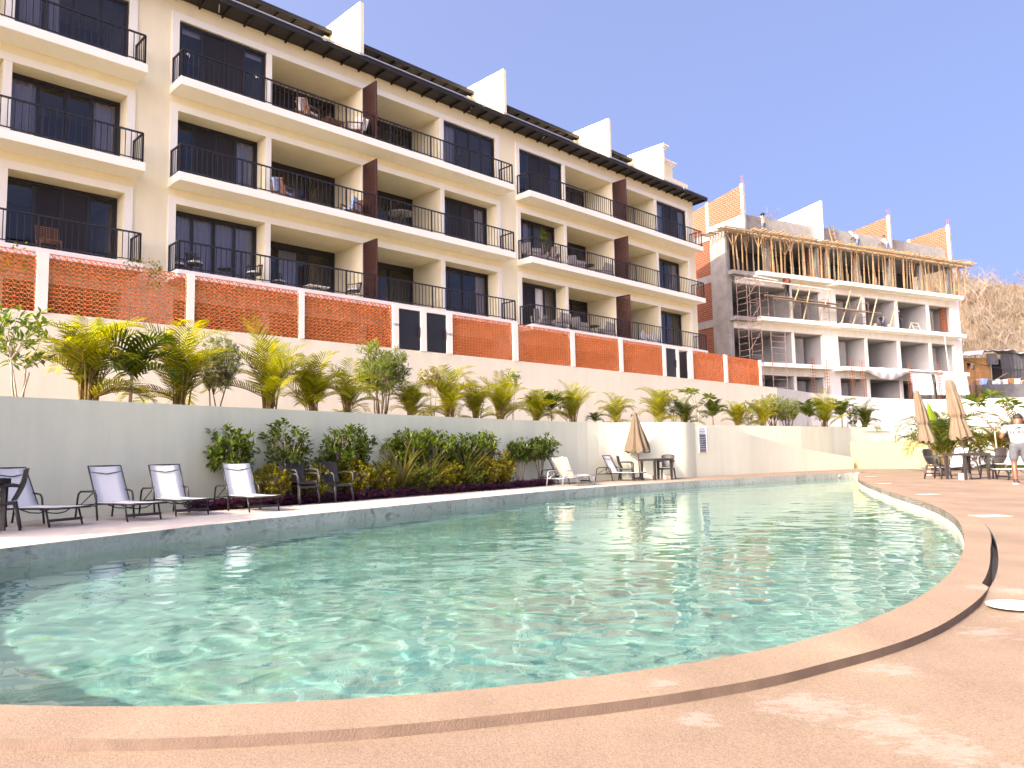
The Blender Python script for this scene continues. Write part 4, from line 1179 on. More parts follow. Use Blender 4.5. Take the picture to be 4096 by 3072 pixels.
# moulded wicker-pattern armchair
def weave(p, a, b, c, d, nu, nv, thick):
    """woven relief between four corners: alternate raised strips"""
    a, b, c, d = map(Vector, (a, b, c, d)); nrm = (b-a).cross(d-a).normalized()
    for j in range(nv):
        for i in range(nu):
            u0, u1 = i/nu, (i+1)/nu; v0, v1 = j/nv, (j+1)/nv
            h = thick if (i+j) % 2 else 0.0
            q = []
            for u, v in ((u0,v0),(u1,v0),(u1,v1),(u0,v1)):
                q.append(a*(1-u)*(1-v)+b*u*(1-v)+c*u*v+d*(1-u)*v+nrm*h)
            p.quad(*q)
            if h:
                e = nrm*(-h)
                for m_ in range(4): p.quad(q[m_]+e, q[(m_+1) % 4]+e, q[(m_+1) % 4], q[m_])
def make_armchair(mt, label, group):
    t = thing("armchair", label, "chair", group=group)
    W = .23; SH = .40
    p = MB()
    # curved seat
    n = 8
    for i in range(n+1):
        u = i/n
        for j in range(7):
            v = j/6; dip = -.022*sin(pi*v)*sin(pi*min(1, .25+u*.7)); lip = -.03*max(0, (u-.85)/.15)
            p.v.append((-.20+.43*u, (-W+2*W*v)*(.92+.08*u), SH+dip+lip))
    for i in range(n):
        for j in range(6): a = i*7+j; p.f.append((a, a+7, a+8, a+1))
    k = len(p.v)
    p.v += [(x, y, z-.028) for x, y, z in p.v[:k]]
    p.f += [tuple(reversed([q+k for q in f])) for f in p.f[:n*6]]
    for i in range(n):
        for j in (0, 6): a = i*7+j; p.f.append((a, a+7, a+7+k, a+k))
    for j in range(6): p.f.append((n*7+j, n*7+j+1, n*7+j+1+k, n*7+j+k))
    p.build("seat", mt, t)
    b = MB()
    # backrest, wider at the top, rounded, with woven relief
    rows = 8
    def bp(u, v):
        z = SH+.02+.44*v; w = (.19+.045*v)*(1 if v < .88 else 1-.10*((v-.88)/.12)**2)
        return Vector((-.20-.13*v-.03*sin(pi*v)+.05*(abs(u-.5)*2)**2, -w+2*w*u, z-.02*(abs(u-.5)*2)**2*(v > .9)))
    for j in range(rows):
        for i in range(6):
            weave(b, bp(i/6, j/rows), bp((i+1)/6, j/rows), bp((i+1)/6, (j+1)/rows), bp(i/6, (j+1)/rows), 2, 3, .005)
    for j in range(rows):
        for i in range(6):
            o_ = Vector((-.02, 0, 0)); b.quad(bp(i/6, (j+1)/rows)+o_, bp((i+1)/6, (j+1)/rows)+o_, bp((i+1)/6, j/rows)+o_, bp(i/6, j/rows)+o_)
    edge = [bp(0, j/12) for j in range(13)]+[bp(i/8, 1) for i in range(1, 8)]+[bp(1, 1-j/12) for j in range(13)]
    b.tube([e+Vector((-.01, 0, 0)) for e in edge], .017, 6)
    b.build("backrest", mt, t)
    for s in (-1, 1):
        g = MB()
        pts = [(-.24, s*.215, SH+.22), (-.16, s*.27, SH+.235), (.02, s*.285, SH+.235), (.17, s*.275, SH+.225), (.215, s*.268, SH+.18), (.22, s*.262, SH+.08), (.215, s*.255, SH)]
        for a_, b_ in zip(pts, pts[1:]): g.bar(a_, b_, .05, .024) if False else None
        g.tube(pts, [.02,.024,.026,.026,.024,.022,.022], 7)
        g.build("armrest", mt, t, smooth=True)
    for sx, sy in ((1,1),(1,-1),(-1,1),(-1,-1)):
        g = MB()
        x0 = .20 if sx > 0 else -.19; x1 = .245 if sx > 0 else -.27
        g.tube([(x0, sy*.215, SH-.005), ((x0+x1)/2, sy*.235, SH*.5), (x1, sy*.25, 0)], [.034,.027,.02], 6)
        g.build("leg", mt, t, smooth=True)
    return t
CG = "brown wicker-pattern armchairs"
ac = make_armchair(M['plastic'], "brown armchair at the far left, its woven back catching the sun", CG)
ac.location = (-7.32, 11.02, 0.001); ac.rotation_euler = (0, 0, rz_of(-.85, -.53))
for x, y, z, dx, dy, lab in (
    (-4.42, 16.20, 0.001, .78, -.62, "brown armchair at the bottom of the stack between loungers and flowers"),
    (-4.45, 16.23, .085, .78, -.62, "brown armchair on top of the stack of two by the golden shrubs"),
    (-3.86, 16.90, 0.001, .80, -.60, "single brown armchair right of the stack, before the golden shrubs"),
    (4.00, 27.45, 0.001, .97, -.25, "dark armchair behind the lounger beside the closed umbrella"),
    (5.45, 27.65, 0.001, -.45, -.9, "dark armchair tucked behind the table at the rounded wall end"),
    (12.42, 22.70, 0.001, .50, -.86, "brown armchair left of the patio table, its slatted back to the plants"),
    (13.72, 22.15, 0.001, -1.0, -.12, "brown armchair right of the patio table, next to the man")):
    c = dup(ac, (x, y, z), rz_of(dx, dy), lab, CG)
    if lab.startswith("brown armchair left of"):
        pass

def make_table(label, group):
    t = thing("patio_table", label, "table", group=group)
    p = MB(); p.box(-.42, .42, -.42, .42, .715, .735)
    p.box(-.42, .42, -.42, -.395, .66, .7149); p.box(-.42, .42, .395, .42, .66, .7149); p.box(-.42, -.395, -.394, .394, .66, .7149); p.box(.395, .42, -.394, .394, .66, .7149)
    for i in range(9): p.box(-.38+i*.0855, -.38+i*.0855+.075, -.38, .38, .7352, .741)
    p.build("tabletop", M['plastic'], t)
    for sx in (-1, 1):
        for sy in (-1, 1):
            g = MB(); x, y = sx*.36, sy*.36
            g.v = [(x-.04,y-.04,.70),(x+.04,y-.04,.70),(x+.04,y+.04,.70),(x-.04,y+.04,.70),(x-.028,y-.028,0),(x+.028,y-.028,0),(x+.028,y+.028,0),(x-.028,y+.028,0)]
            g.f = [(0,1,2,3),(7,6,5,4),(0,4,5,1),(1,5,6,2),(2,6,7,3),(3,7,4,0)]
            g.build("leg", M['plastic'], t)
    return t
TG = "square brown patio tables"
tb = make_table("square brown patio table cut by the left edge of the picture", TG)
tb.location = (-7.50, 10.55, .001); tb.rotation_euler = (0, 0, radians(12))
dup(tb, (4.98, 27.02, .001), radians(28), "square brown patio table beside the closed umbrella at the wall end", TG)
dup(tb, (12.79, 21.86, .001), radians(9), "square brown patio table on the right with umbrella poles behind it", TG)

# closed umbrellas
def make_umbrella(label, H, zc, profile, tilt, base_stones, group, seed):
    t = thing("closed_umbrella", label, "umbrella", group=group)
    r = random.Random(seed); ph = [r.uniform(0, 6.3) for _ in range(4)]
    tx, ty = tilt
    def ax(z): return Vector((tx*z/H, ty*z/H, z))
    p = MB(); p.tube([ax(0.02), ax(H*.5), ax(H-.05)], .021, 8); p.build("pole", M['pole'], t, smooth=True)
    c = MB(); n = 48; m_ = 34
    for j in range(m_+1):
        v = j/m_; z = H+(zc-H)*v
        # radius by interpolation
        for (v0, r0), (v1, r1) in zip(profile, profile[1:]):
            if v0 <= v <= v1: rr = r0+(r1-r0)*(v-v0)/(v1-v0); break
        for i in range(n):
            th = 2*pi*i/n
            fold = 1+(.20*sin(8*th+ph[0]+1.1*sin(3*v+ph[1]))+.10*sin(15*th+ph[2]+2*v))*min(1, v*3)
            hem = .05*sin(8*th+ph[0]) if j == m_ else 0
            a = ax(z+hem); c.v.append((a.x+rr*fold*cos(th), a.y+rr*fold*sin(th), a.z))
    for j in range(m_):
        for i in range(n): c.f.append((j*n+i, j*n+(i+1) % n, (j+1)*n+(i+1) % n, (j+1)*n+i))
    c.f.append(tuple(range(n-1, -1, -1)))
    cv = c.build("canopy", M['canvas'], t, smooth=True)
    if base_stones:
        b = MB(); b.lathe([(.27, 0), (.27, .03), (.05, .045), (.04, .12)], 20); b.build("base_plate", M['plastic'], t)
    return t
UG = "closed tan umbrellas"
w_open = [(0,.035),(.05,.10),(.09,.07),(.12,.10),(.45,.20),(.85,.36),(1,.40)]
u1 = make_umbrella("tan umbrella hanging half open by the rounded wall end, its hem ragged", 2.42, .98, w_open, (-.12, 0), True, UG, 2)
u1.location = (4.50, 27.62, .001)
# frayed crown and dark underside of the first canopy
fr = MB(); rr = random.Random(4)
for i in range(40):
    th = rr.uniform(0, 6.28); z = 2.40-rr.uniform(0, .28); a = rr.uniform(.06, .15)
    fr.tri((-.12+.06*cos(th), .06*sin(th), z), (-.12+a*cos(th+.5), a*sin(th+.5), z-.05), (-.12+a*cos(th), a*sin(th), z-.12))
fr.build("torn_vent", M['canvas'], u1)
w_tied = [(0,.03),(.03,.085),(.22,.125),(.235,.115),(.26,.13),(.62,.165),(.665,.115),(.69,.13),(.93,.21),(1,.215)]
u2 = make_umbrella("closed tan umbrella leaning left on the right-hand deck, beside the palm", 2.80, 1.10, w_tied, (-.43, 0), True, UG, 5)
u2.location = (13.74, 25.3, .001)
w_tied2 = [(0,.03),(.03,.10),(.17,.14),(.185,.12),(.22,.14),(.60,.20),(.655,.135),(.69,.16),(.93,.25),(1,.25)]
u3 = make_umbrella("tallest closed tan umbrella standing through the patio table on the right", 2.84, 1.15, w_tied2, (-.38, 0), True, UG, 9)
u3.location = (12.93, 22.0, .001)
def rock(w, d, h, seed):
    r = random.Random(seed); bm = bmesh.new(); bmesh.ops.create_cube(bm, size=1)
    bmesh.ops.subdivide_edges(bm, edges=bm.edges[:], cuts=3, use_grid_fill=True)
    for v in bm.verts:
        n = v.co.normalized(); v.co = v.co*.8+n*.18
        v.co += Vector((r.uniform(-1,1), r.uniform(-1,1), r.uniform(-1,1)))*.025
        v.co = Vector((v.co.x*w, v.co.y*d, (v.co.z+.46)*h))
    p = MB(); p.v = [tuple(v.co) for v in bm.verts]; bm.verts.index_update(); p.f = [tuple(v.index for v in f.verts) for f in bm.faces]; bm.free()
    return p
for x, y, z, s, lab in ((13.52,25.0,.03,1,"pale stone block left on the base of the leaning umbrella"),(13.98,25.25,.03,2,"rough stone block right on the base of the leaning umbrella"),
                        (12.62,21.72,.001,3,"pale stone block under the patio table on the right"),(4.72,27.0,.001,4,"small white stone block by the feet of the table at the wall end"),(5.35,27.1,.001,5,"small stone block behind the table leg at the wall end")):
    o = rock(.36 if x > 10 else .24, .24, .17, s).build("stone_block", M['stone_block'], None, smooth=False, loc=(x, y, z), rot=.3*s)
    tag(o, lab, "stone block", "stone blocks weighing down the umbrellas")

# notice board on the sloping wall
SB = Vector((7.02, 29.62)); sd = Vector((.64, .51)).normalized(); sn = Vector((sd.y, -sd.x))
sg = thing("notice_board", "tall white pool-rules board with dark panels on the wall", "sign", (7.13+sn.x*.03, 29.755+sn.y*.03, .92), rz_of(sd.x, sd.y))
b = MB(); b.box(0, .46, -.012, .0, 0, .97); b.build("board", mat("pale_sign_face", (0.66, 0.70, 0.78), 0.35, spec=.5), sg)
b = MB(); b.box(-.02, -.001, -.025, .01, -.01, .98); b.box(.461, .475, -.02, .01, -.01, .98); b.build("board_edge", M['white'], sg)
DKP = mat("sign_dark_panel", (0.02, 0.024, 0.026), 0.4); RDP = mat("sign_red_panel", (0.10, 0.035, 0.02), 0.4)
LN = mat("sign_pale_print", (0.42, 0.42, 0.42), 0.5)
zz = .70
for i, h in enumerate((.115, .07, .07, .07, .07, .07, .125)):
    p = MB(); p.box(.045, .42, -.0145, -.0121, zz-h, zz); pn = p.build("panel", RDP if i == 6 else DKP, sg)
    q = MB(); k = 4 if h > .1 else 2
    for j in range(k):
        z1 = zz-.012-(h-.015)*(j/k); q.box(.06 if k > 2 else .12, (.40 if k > 2 else .24+.04*((i*7+j*3) % 4)), -.0165, -.0146, z1-.012, z1-.004)
    if k == 2: q.box(.065, .095, -.0165, -.0146, zz-h+.015, zz-.018)
    q.build("print_line", LN, pn)
    zz -= h+.016
INK2 = mat("sign_grey_print", (0.16, 0.19, 0.22), 0.5)
q = MB()
for a, b_, z0, z1 in ((.04,.40,.79,.80),(.05,.38,.806,.818),(.12,.32,.745,.757),(.10,.17,.865,.872),(.22,.33,.865,.872)): q.box(a, b_, -.0145, -.0121, z0, z1)
q.build("heading_line", INK2, sg)
for x, r in ((.135, .016), (.28, .021)):
    q = MB(); pts = [(x+r*cos(2*pi*i/16), -.0135, .91+r*sin(2*pi*i/16)) for i in range(16)]
    q.tube(pts, .005, 4, closed=True); q.tube([(x-r*.4, -.0135, .905), (x+r*.3, -.0135, .915)], .005, 4)
    q.build("emblem", INK2, sg)

# lids and covers let into the deck
o = MB().lathe([(.148,0),(.148,.008),(.125,.011),(.12,.007)], 40).build("skimmer_lid", M['pale_plastic'], None, loc=(2.83, 4.47, -.016)); tag(o, "round cream skimmer lid set in the deck between the two grooves", "deck lid")
for i, (x, y, a, w, d, lab) in enumerate(((6.12,10.03,.05,.40,.30,"square white deck lid by the upper end of the slot drain"),(7.98,15.0,.1,.34,.24,"white deck lid in the middle of the far deck"),(9.62,20.2,.1,.34,.2,"flat white deck lid below the leaning umbrella"),(11.85,25.75,.1,.30,.25,"farthest small white deck lid near the pool tip"))):
    b = MB(); b.box(-w/2, w/2, -d/2, d/2, 0, .007)
    tag(b.build("deck_lid", M['pale_plastic'], None, loc=(x, y, .001), rot=a, bevel=.003), lab, "deck lid")
# pool light at the far tip, and a hose on the white wall
o = MB().lathe([(.07,0),(.07,.02),(.05,.035)], 20).build("pool_light", M['steel'], None, loc=(12.78, 30.42, -.11)); o.rotation_euler = (radians(90), 0, radians(30)); tag(o, "small round light fitting in the pool wall at the far tip", "light fitting")
cb = MB(); A, B = Vector((24.9, 48.6, 2.35)), Vector((33.5, 50.0, 1.9))
cb.tube([(21.9+(28.0-21.9)*t, 41.95+(40.3-41.95)*t, 2.75-.85*t-.55*sin(pi*t)*.6) for t in [i/14 for i in range(15)]], .022, 5)
tag(cb.build("slack_cable", M['dark_metal'], None), "dark slack cable sagging in front of the white wall", "cable")
# odds and ends on the yellow wall
for i, (t, h) in enumerate(((.02,.22),(.40,.20),(.80,.24))):
    p = YA.lerp(YB, t); q = MB(); q.bar((0,0,0),(0.03,0,h),.05,.05)
    tag(q.build("timber_stake", M['lumber2'], None, loc=(p.x+.08, p.y+.1, 1.282)), ("leftmost","middle","rightmost")[i]+" short timber stake standing on the yellow wall", "stake", "stakes on the yellow wall")
p = YA.lerp(YB, .60); q = MB(); q.bar((-.25,0,.26),(.28,0,.22),.12,.06); q.bar((-.2,-.1,.22),(-.3,-.12,0),.06); q.bar((.2,-.05,.2),(.28,-.1,0),.06); q.bar((-.2,.06,.22),(-.22,.1,0),.06)
tag(q.build("broken_trestle", M['lumber2'], None, loc=(p.x+.1, p.y+.1, 1.282), rot=.4), "broken timber trestle lying on the yellow wall", "trestle")
for i, dx in enumerate((-.22, .2)):
    o = rock(.28, .22, .22, 20+i).build("paper_sack", M['pale_plastic'], None, loc=(p.x+.1+dx, p.y+.1-.1*dx, 1.52), rot=i); tag(o, ("left" if i == 0 else "right")+" crumpled white sack on the broken trestle", "sack", "sacks on the trestle")
# ================================================================ PLANTS
def leaf4(p, base, d, up, L, W, fold=.25):
    d = d.normalized(); s = d.cross(up)
    if s.length < 1e-3: s = d.cross(Vector((1,0,0.2)))
    s.normalize(); n = s.cross(d)
    m_ = base+d*(L*.5)
    i = len(p.v)
    p.v += [tuple(base), tuple(m_+s*W/2+n*W*fold*.5), tuple(base+d*L-n*L*.12), tuple(m_-s*W/2+n*W*fold*.5)]
    p.f += [(i, i+1, i+2), (i, i+2, i+3)]

def frond(p, base, az, elev, L, r, droop=1.0, n=24, ll=.34, w=.026):
    """arching feather frond; leaflets are bent strips"""
    dirh = Vector((cos(az), sin(az), 0)); pts = []; pos = Vector(base); e = elev
    k = 12; st = L/k
    for i in range(k+1):
        pts.append(pos.copy()); pos = pos+(dirh*cos(e)+Vector((0,0,1))*sin(e))*st
        e -= droop*(.04+.20*(i/k)**1.3)
    side = Vector((-sin(az), cos(az), 0))
    tw = r.uniform(-.5, .5)
    for i in range(n):
        u = .16+.84*i/(n-1); f = u*k; j = min(k-1, int(f)); q = pts[j].lerp(pts[j+1], f-j)
        t = (pts[j+1]-pts[j]).normalized()
        nrm = side.cross(t).normalized()*-1
        if nrm.z < 0: nrm = -nrm
        l = ll*(.35+1.0*sin(pi*min(1, (u-.05)*.95))**.8)*r.uniform(.85, 1.1)
        for sg in (-1, 1):
            d = (side*sg*(.92)+t*(.45+.5*u)+nrm*(.50-.25*u)+Vector((0,0,tw*sg*.3))).normalized()
            wv = t*(w*.5)
            m1 = q+d*l*.5; d2 = (d+Vector((0,0,-.35*droop))).normalized(); tip = m1+d2*l*.5
            i0 = len(p.v)
            p.v += [tuple(q-wv*.5), tuple(q+wv*.5), tuple(m1+wv), tuple(m1-wv), tuple(tip)]
            p.f += [(i0,i0+1,i0+2,i0+3), (i0+3,i0+2,i0+4)]
    return pts

def areca_meshes(seed, H=1.8, nf=20, nc=9, spread=1.0, lf=M['palm'], droop=1.0):
    r = random.Random(seed); lv = MB(); st = MB()
    for i in range(nf):
        az = 2*pi*i/nf*2.4+r.uniform(-.4, .4); inner = i/nf
        el = radians(54+34*inner+r.uniform(-8, 8)) if i > 3 else radians(r.uniform(20, 48))
        b = Vector((r.uniform(-.10,.10), r.uniform(-.10,.10), r.uniform(.10,.30)*H))
        L = H*(.62+.30*inner)*r.uniform(.8, 1.1)*spread
        pts = frond(lv, b, az, el, L, r, droop*r.uniform(.8, 1.3), n=25, ll=.20*H*r.uniform(.8, 1.1), w=.026*H/1.8+.008)
        st.tube([b+Vector((0,0,-.12*H))]+pts[:12:2], [.014*H/1.8*x for x in (1.3,1.1,.9,.7,.6,.5,.4)], 4)
    for i in range(nc):
        az = r.uniform(0, 6.28); d = r.uniform(.03, .14)
        st.tube([(d*cos(az), d*sin(az), -.05), (d*1.5*cos(az), d*1.5*sin(az), .26*H), (d*2.4*cos(az), d*2.4*sin(az), .48*H)], [.02,.017,.010], 5)
    return lv.mesh("fronds", lf), st.mesh("canes", M['palm_stem'], True)
def put_plant(name, label, cat, meshes, loc, rz, sc, group, names=("fronds", "canes")):
    t = thing(name, label, cat, loc, rz, group); t.scale = sc if isinstance(sc, tuple) else (sc,)*3
    for me, nm in zip(meshes, names):
        o = bpy.data.objects.new(nm, me); COL.objects.link(o); o.parent = t
    return t
AR = [areca_meshes(1), areca_meshes(2, nf=16, droop=.7), areca_meshes(3, nf=22, spread=.9), areca_meshes(4, nf=18, droop=1.3), areca_meshes(8, nf=20, lf=M['palm2'])]
AR_G = areca_meshes(9, nf=20, lf=M["gold_sun"])
AR_TALL = areca_meshes(12, nf=26, nc=14, spread=1.05, droop=1.05)

def young_meshes(seed, H=1.6, lf=M['palm2'], fan=False):
    r = random.Random(seed); lv = MB(); st = MB()
    st.tube([(0,0,-.05),(.01,0,.25*H),(.02,.01,.5*H)], [.03,.028,.02], 6)
    for i in range(9):
        az = i*2.4+r.uniform(-.3,.3); el = radians(35+5*i+r.uniform(-6,6))
        frond(lv, Vector((.02,.01,(.36+.016*i)*H)), az, el, H*.55*r.uniform(.8,1.1), r, 1.2, n=13, ll=.26*H, w=.07)
    return lv.mesh("fronds", lf), st.mesh("trunk", M['bark'], True)
YG = [young_meshes(21), young_meshes(22)]

def shrub_meshes(seed, R, hc, h, leaf_l, leaf_w, lf, br=M['bark'], tips=90, per=8, base_r=.08, trunks=4, up=.4, hollow=.35, bottom=None, flowers=None):
    """twigs from the ground to many tips, leaves in whorls at and below each tip"""
    r = random.Random(seed); lv = MB(); st = MB(); fl = MB()
    forks = []
    for i in range(trunks):
        az = 2*pi*i/trunks+r.uniform(-.5,.5); b = Vector((base_r*cos(az)*r.random(), base_r*sin(az)*r.random(), -.05))
        f = Vector((R*.35*cos(az)*r.uniform(.3,1.2), R*.35*sin(az)*r.uniform(.3,1.2), (hc-h*.35)*r.uniform(.75,1.05)))
        mid = (b+f)*.5+Vector((r.uniform(-.05,.05), r.uniform(-.05,.05), 0))
        st.tube([b, mid, f], [.016*R/.5+.004,.013*R/.5+.003,.010*R/.5+.003], 5); forks.append(f)
    lumps = [(r.uniform(0,6.28), r.uniform(-.6,.9), r.uniform(.6,1.15)) for _ in range(7)]
    for i in range(tips):
        th = r.uniform(0, 2*pi); cz = r.uniform(-.85, 1); sz = sqrt(max(0, 1-cz*cz))
        k = 1.0
        for la, lz, lk in lumps:
            if cos(th-la)*sz+cz*lz > .8: k = lk
        rad = k*(hollow+(1-hollow)*r.random()**.5)
        tip = Vector((R*sz*cos(th)*rad, R*sz*sin(th)*rad, hc+h*.5*cz*rad))
        f = min(forks, key=lambda q: (q-tip).length)
        mid = f.lerp(tip, .55)+Vector((r.uniform(-.04,.04), r.uniform(-.04,.04), .02))
        if i % 2 == 0: st.tube([f, mid, tip], [.006*R/.5+.002,.004*R/.5+.0015,.002], 4, caps=False)
        out = (tip-Vector((0,0,hc-h*.3))).normalized()
        for j in range(per):
            a = j*2.4+r.uniform(-.4,.4); e1 = out.cross(Vector((0,0,1)));
            if e1.length < .05: e1 = Vector((1,0,0))
            e1.normalize(); e2 = out.cross(e1)
            d = out*r.uniform(.1,.9)+(e1*cos(a)+e2*sin(a))*r.uniform(.6,1.1)+Vector((0,0,up*r.random()))
            b = tip-out*leaf_l*r.uniform(0, 1.1)
            leaf4(lv, b, d, Vector((0,0,1)), leaf_l*r.uniform(.65,1.2), leaf_w*r.uniform(.75,1.15))
        if flowers and r.random() < flowers[0] and tip.z > hc:
            for q in range(5): leaf4(fl, tip+out*leaf_l*.5, Vector((cos(q*1.26), sin(q*1.26), .5)), Vector((0,0,1)), flowers[2], flowers[2]*.8)
    ms = [lv.mesh("leaves", lf), st.mesh("branches", br, True)]
    if flowers: ms.append(fl.mesh("flowers", flowers[1]))
    return ms

GP = "areca palms along the planted terrace"
T_ = 1.86
# (x, y, height, variant, label)
ARE = [(-8.22,14.84,1.94,5,"largest golden areca palm, second plant from the left on the terrace"),
 (-7.10,16.35,2.01,0,"tall areca palm standing left of the silvery bush"),
 (-5.72,18.01,2.02,1,"areca palm with stiff upright fronds right of the silvery bush"),
 (-4.98,19.12,1.74,2,"medium areca palm, second right of the silvery bush"),
 (-4.26,19.91,1.47,3,"low areca palm close to the left side of the tall oleander"),
 (-2.88,21.58,1.29,2,"narrow brownish areca palm close to the right side of the tall oleander"),
 (-1.93,23.01,1.78,0,"areca palm behind which the thin golden-leaved tree grows"),
 (-1.14,23.89,1.54,3,"rounded areca palm below the middle of the lattice fence"),
 (-0.37,24.87,1.67,1,"areca palm just left of the thin tree with a round leaf tuft"),
 (0.78,26.18,1.37,2,"areca palm just right of the thin tree with a round leaf tuft"),
 (2.15,27.74,1.58,1,"areca palm with one tall brush-like frond left of the tiny plant"),
 (3.89,29.02,1.30,3,"spreading areca palm directly left of the half-open umbrella"),
 (5.69,29.86,1.60,0,"areca palm directly right of the half-open umbrella"),
 (6.86,30.70,1.20,4,"small dark areca palm left of the forked plumeria"),
 (10.13,34.75,1.40,2,"areca palm above the middle of the sloping wall"),
 (11.59,35.77,1.49,0,"areca palm standing before the far oleander with pink flowers"),
 (15.81,39.04,1.88,1,"areca palm before the white wall, left of the dark fan-shaped palm"),
 (18.83,41.17,1.55,4,"last small areca palm at the right end of the raised planter")]
for i, (x, y, h, v, lab) in enumerate(ARE):
    ms = AR_TALL if v == 5 else AR[v]
    k = h/1.66
    put_plant("areca_palm", lab, "palm", ms, (x, y, T_), i*1.37, (k*(.93 if v != 5 else .92), k*(.93 if v != 5 else .92), k), GP)
for i, (x, y, h, lab) in enumerate(((-7.60,15.24,1.73,"slender young palm between the two biggest areca palms"),(1.37,26.94,1.43,"young single-stem palm between two areca palms near the thin tree"),
    (8.80,33.83,1.40,"young bright palm right of the forked plumeria"),(14.50,37.88,1.63,"young green palm right of the dry far oleander"),(17.20,40.20,1.85,"dark fan-shaped young palm near the right end of the raised planter"))):
    put_plant("young_palm", lab, "palm", YG[i % 2], (x, y, T_), i*2.1, h/1.5, "young single-stem palms on the terrace", ("fronds", "trunk"))
put_plant("tiny_palm", "tiny rosette palm on the terrace left of the spreading areca", "palm", YG[0], (3.01,28.37,T_), .4, .42, None, ("fronds", "trunk"))
# shrubs and small trees on the terrace
S3 = ("leaves", "branches", "flowers")
put_plant("frangipani_tree", "small broad-leaved tree with pale forked trunks at the left edge", "tree", shrub_meshes(31, .62, 1.35, 1.25, .20, .085, M['shrub_light'], tips=46, per=6, trunks=4, hollow=.3), (-8.88,13.78,T_), .2, (1,1,1.02), None, S3)
put_plant("silver_bush", "round grey-green silvery bush on three bare trunks", "bush", shrub_meshes(32, .52, 1.25, 1.35, .075, .030, M['silver'], M['brown_bark'], tips=380, per=15, trunks=3, hollow=.45), (-6.65,17.36,T_), 0, 1.0, None, S3)
OL = shrub_meshes(33, .85, 1.5, 1.7, .19, .032, M['oleander'], M['brown_bark'], tips=250, per=12, trunks=8, hollow=.25, up=.9, flowers=(.03, M['pink'], .05))
OL2 = shrub_meshes(34, .70, 1.05, 1.35, .15, .026, M['oleander'], M['brown_bark'], tips=190, per=11, trunks=8, hollow=.25, up=.8, flowers=(.03, M['pink'], .05))
put_plant("oleander_bush", "tall feathery oleander with a pink flower below the lattice doors", "bush", OL, (-3.63,21.1,T_), 0, 1.0, "oleander bushes on the terrace", S3)
put_plant("oleander_bush", "far oleander with pink flowers at the seam of the cream and white walls", "bush", OL2, (12.4,36.76,T_), 1, (1.15,1.15,1.05), "oleander bushes on the terrace", S3)
put_plant("oleander_bush", "drier far oleander right of the pink-flowered one", "bush", OL2, (13.35,37.28,T_), 2.5, (1.1,1.1,.95), "oleander bushes on the terrace", S3)
put_plant("golden_tree", "thin pale-trunked tree with golden leaf tufts beside an areca palm", "tree", shrub_meshes(35, .42, 1.45, .75, .11, .05, M['gold'], tips=46, per=7, trunks=3, base_r=.03), (-2.39,22.76,T_), 0, (1,1,1.0), None, S3)
put_plant("thin_tree", "thin pale tree with one round leaf tuft above the areca palms", "tree", shrub_meshes(36, .28, 1.62, .7, .12, .05, M['shrub_light'], tips=40, per=7, trunks=2, base_r=.02), (0.01,25.7,T_), 0, 1.0, None, S3)
LT = shrub_meshes(37, .42, .95, 1.1, .11, .045, M['shrub_light'], tips=60, per=7, trunks=4)
put_plant("leafy_tree", "airy light-green leafy tree behind the areca right of the umbrella", "tree", LT, (6.37,30.64,T_), 0, 1.0, "airy light-green trees on the terrace", S3)
put_plant("leafy_tree", "airy light-green leafy tree behind two areca palms above the sloping wall", "tree", LT, (10.96,35.56,T_), 1.5, 1.0, "airy light-green trees on the terrace", S3)
def plumeria(seed, H, lf, label, loc, rz):
    r = random.Random(seed); lv = MB(); st = MB(); fl = MB()
    t = thing("plumeria_tree", label, "tree", loc, rz, "plumeria trees with bare forked branches")
    st.tube([(0,0,-.05),(.03,0,.2*H),(.0,.02,.42*H)], [.035,.03,.026], 6)
    tips = []
    for i in range(5):
        az = i*1.3+r.uniform(-.3,.3); R = H*r.uniform(.22,.42); tip = Vector((R*cos(az), R*sin(az), H*r.uniform(.72,.98)))
        m_ = Vector((R*.45*cos(az), R*.45*sin(az), H*.58)); st.tube([(0,.02,.42*H), m_, tip], [.022,.018,.016], 5); tips.append(tip)
    for tip in tips:
        for j in range(13):
            a = j*2.4; d = Vector((cos(a), sin(a), r.uniform(-.35,.75))); leaf4(lv, tip, d, Vector((0,0,1)), .21*H*r.uniform(.8,1.15), .068*H, .3)
        for q in range(8): leaf4(fl, tip+Vector((0,0,.04)), Vector((cos(q), sin(q), .8)), Vector((0,0,1)), .04, .03)
    lv.build("leaves", lf, t); st.build("branches", M['bark'], t, smooth=True); fl.build("flowers", M['petal'], t)
plumeria(41, 1.80, M['shrub_light'], "forked plumeria with bright leaf rosettes right of the umbrella on the terrace", (7.85,32.51,T_), .3)
put_plant("dark_bush", "dark leafy bush just left of the last small areca palm", "bush", shrub_meshes(42, .45, .75, 1.2, .13, .05, M['shrub'], tips=70, per=7, flowers=(.05, M['pink'], .04)), (18.11,40.94,T_), 0, 1.0, None, S3)

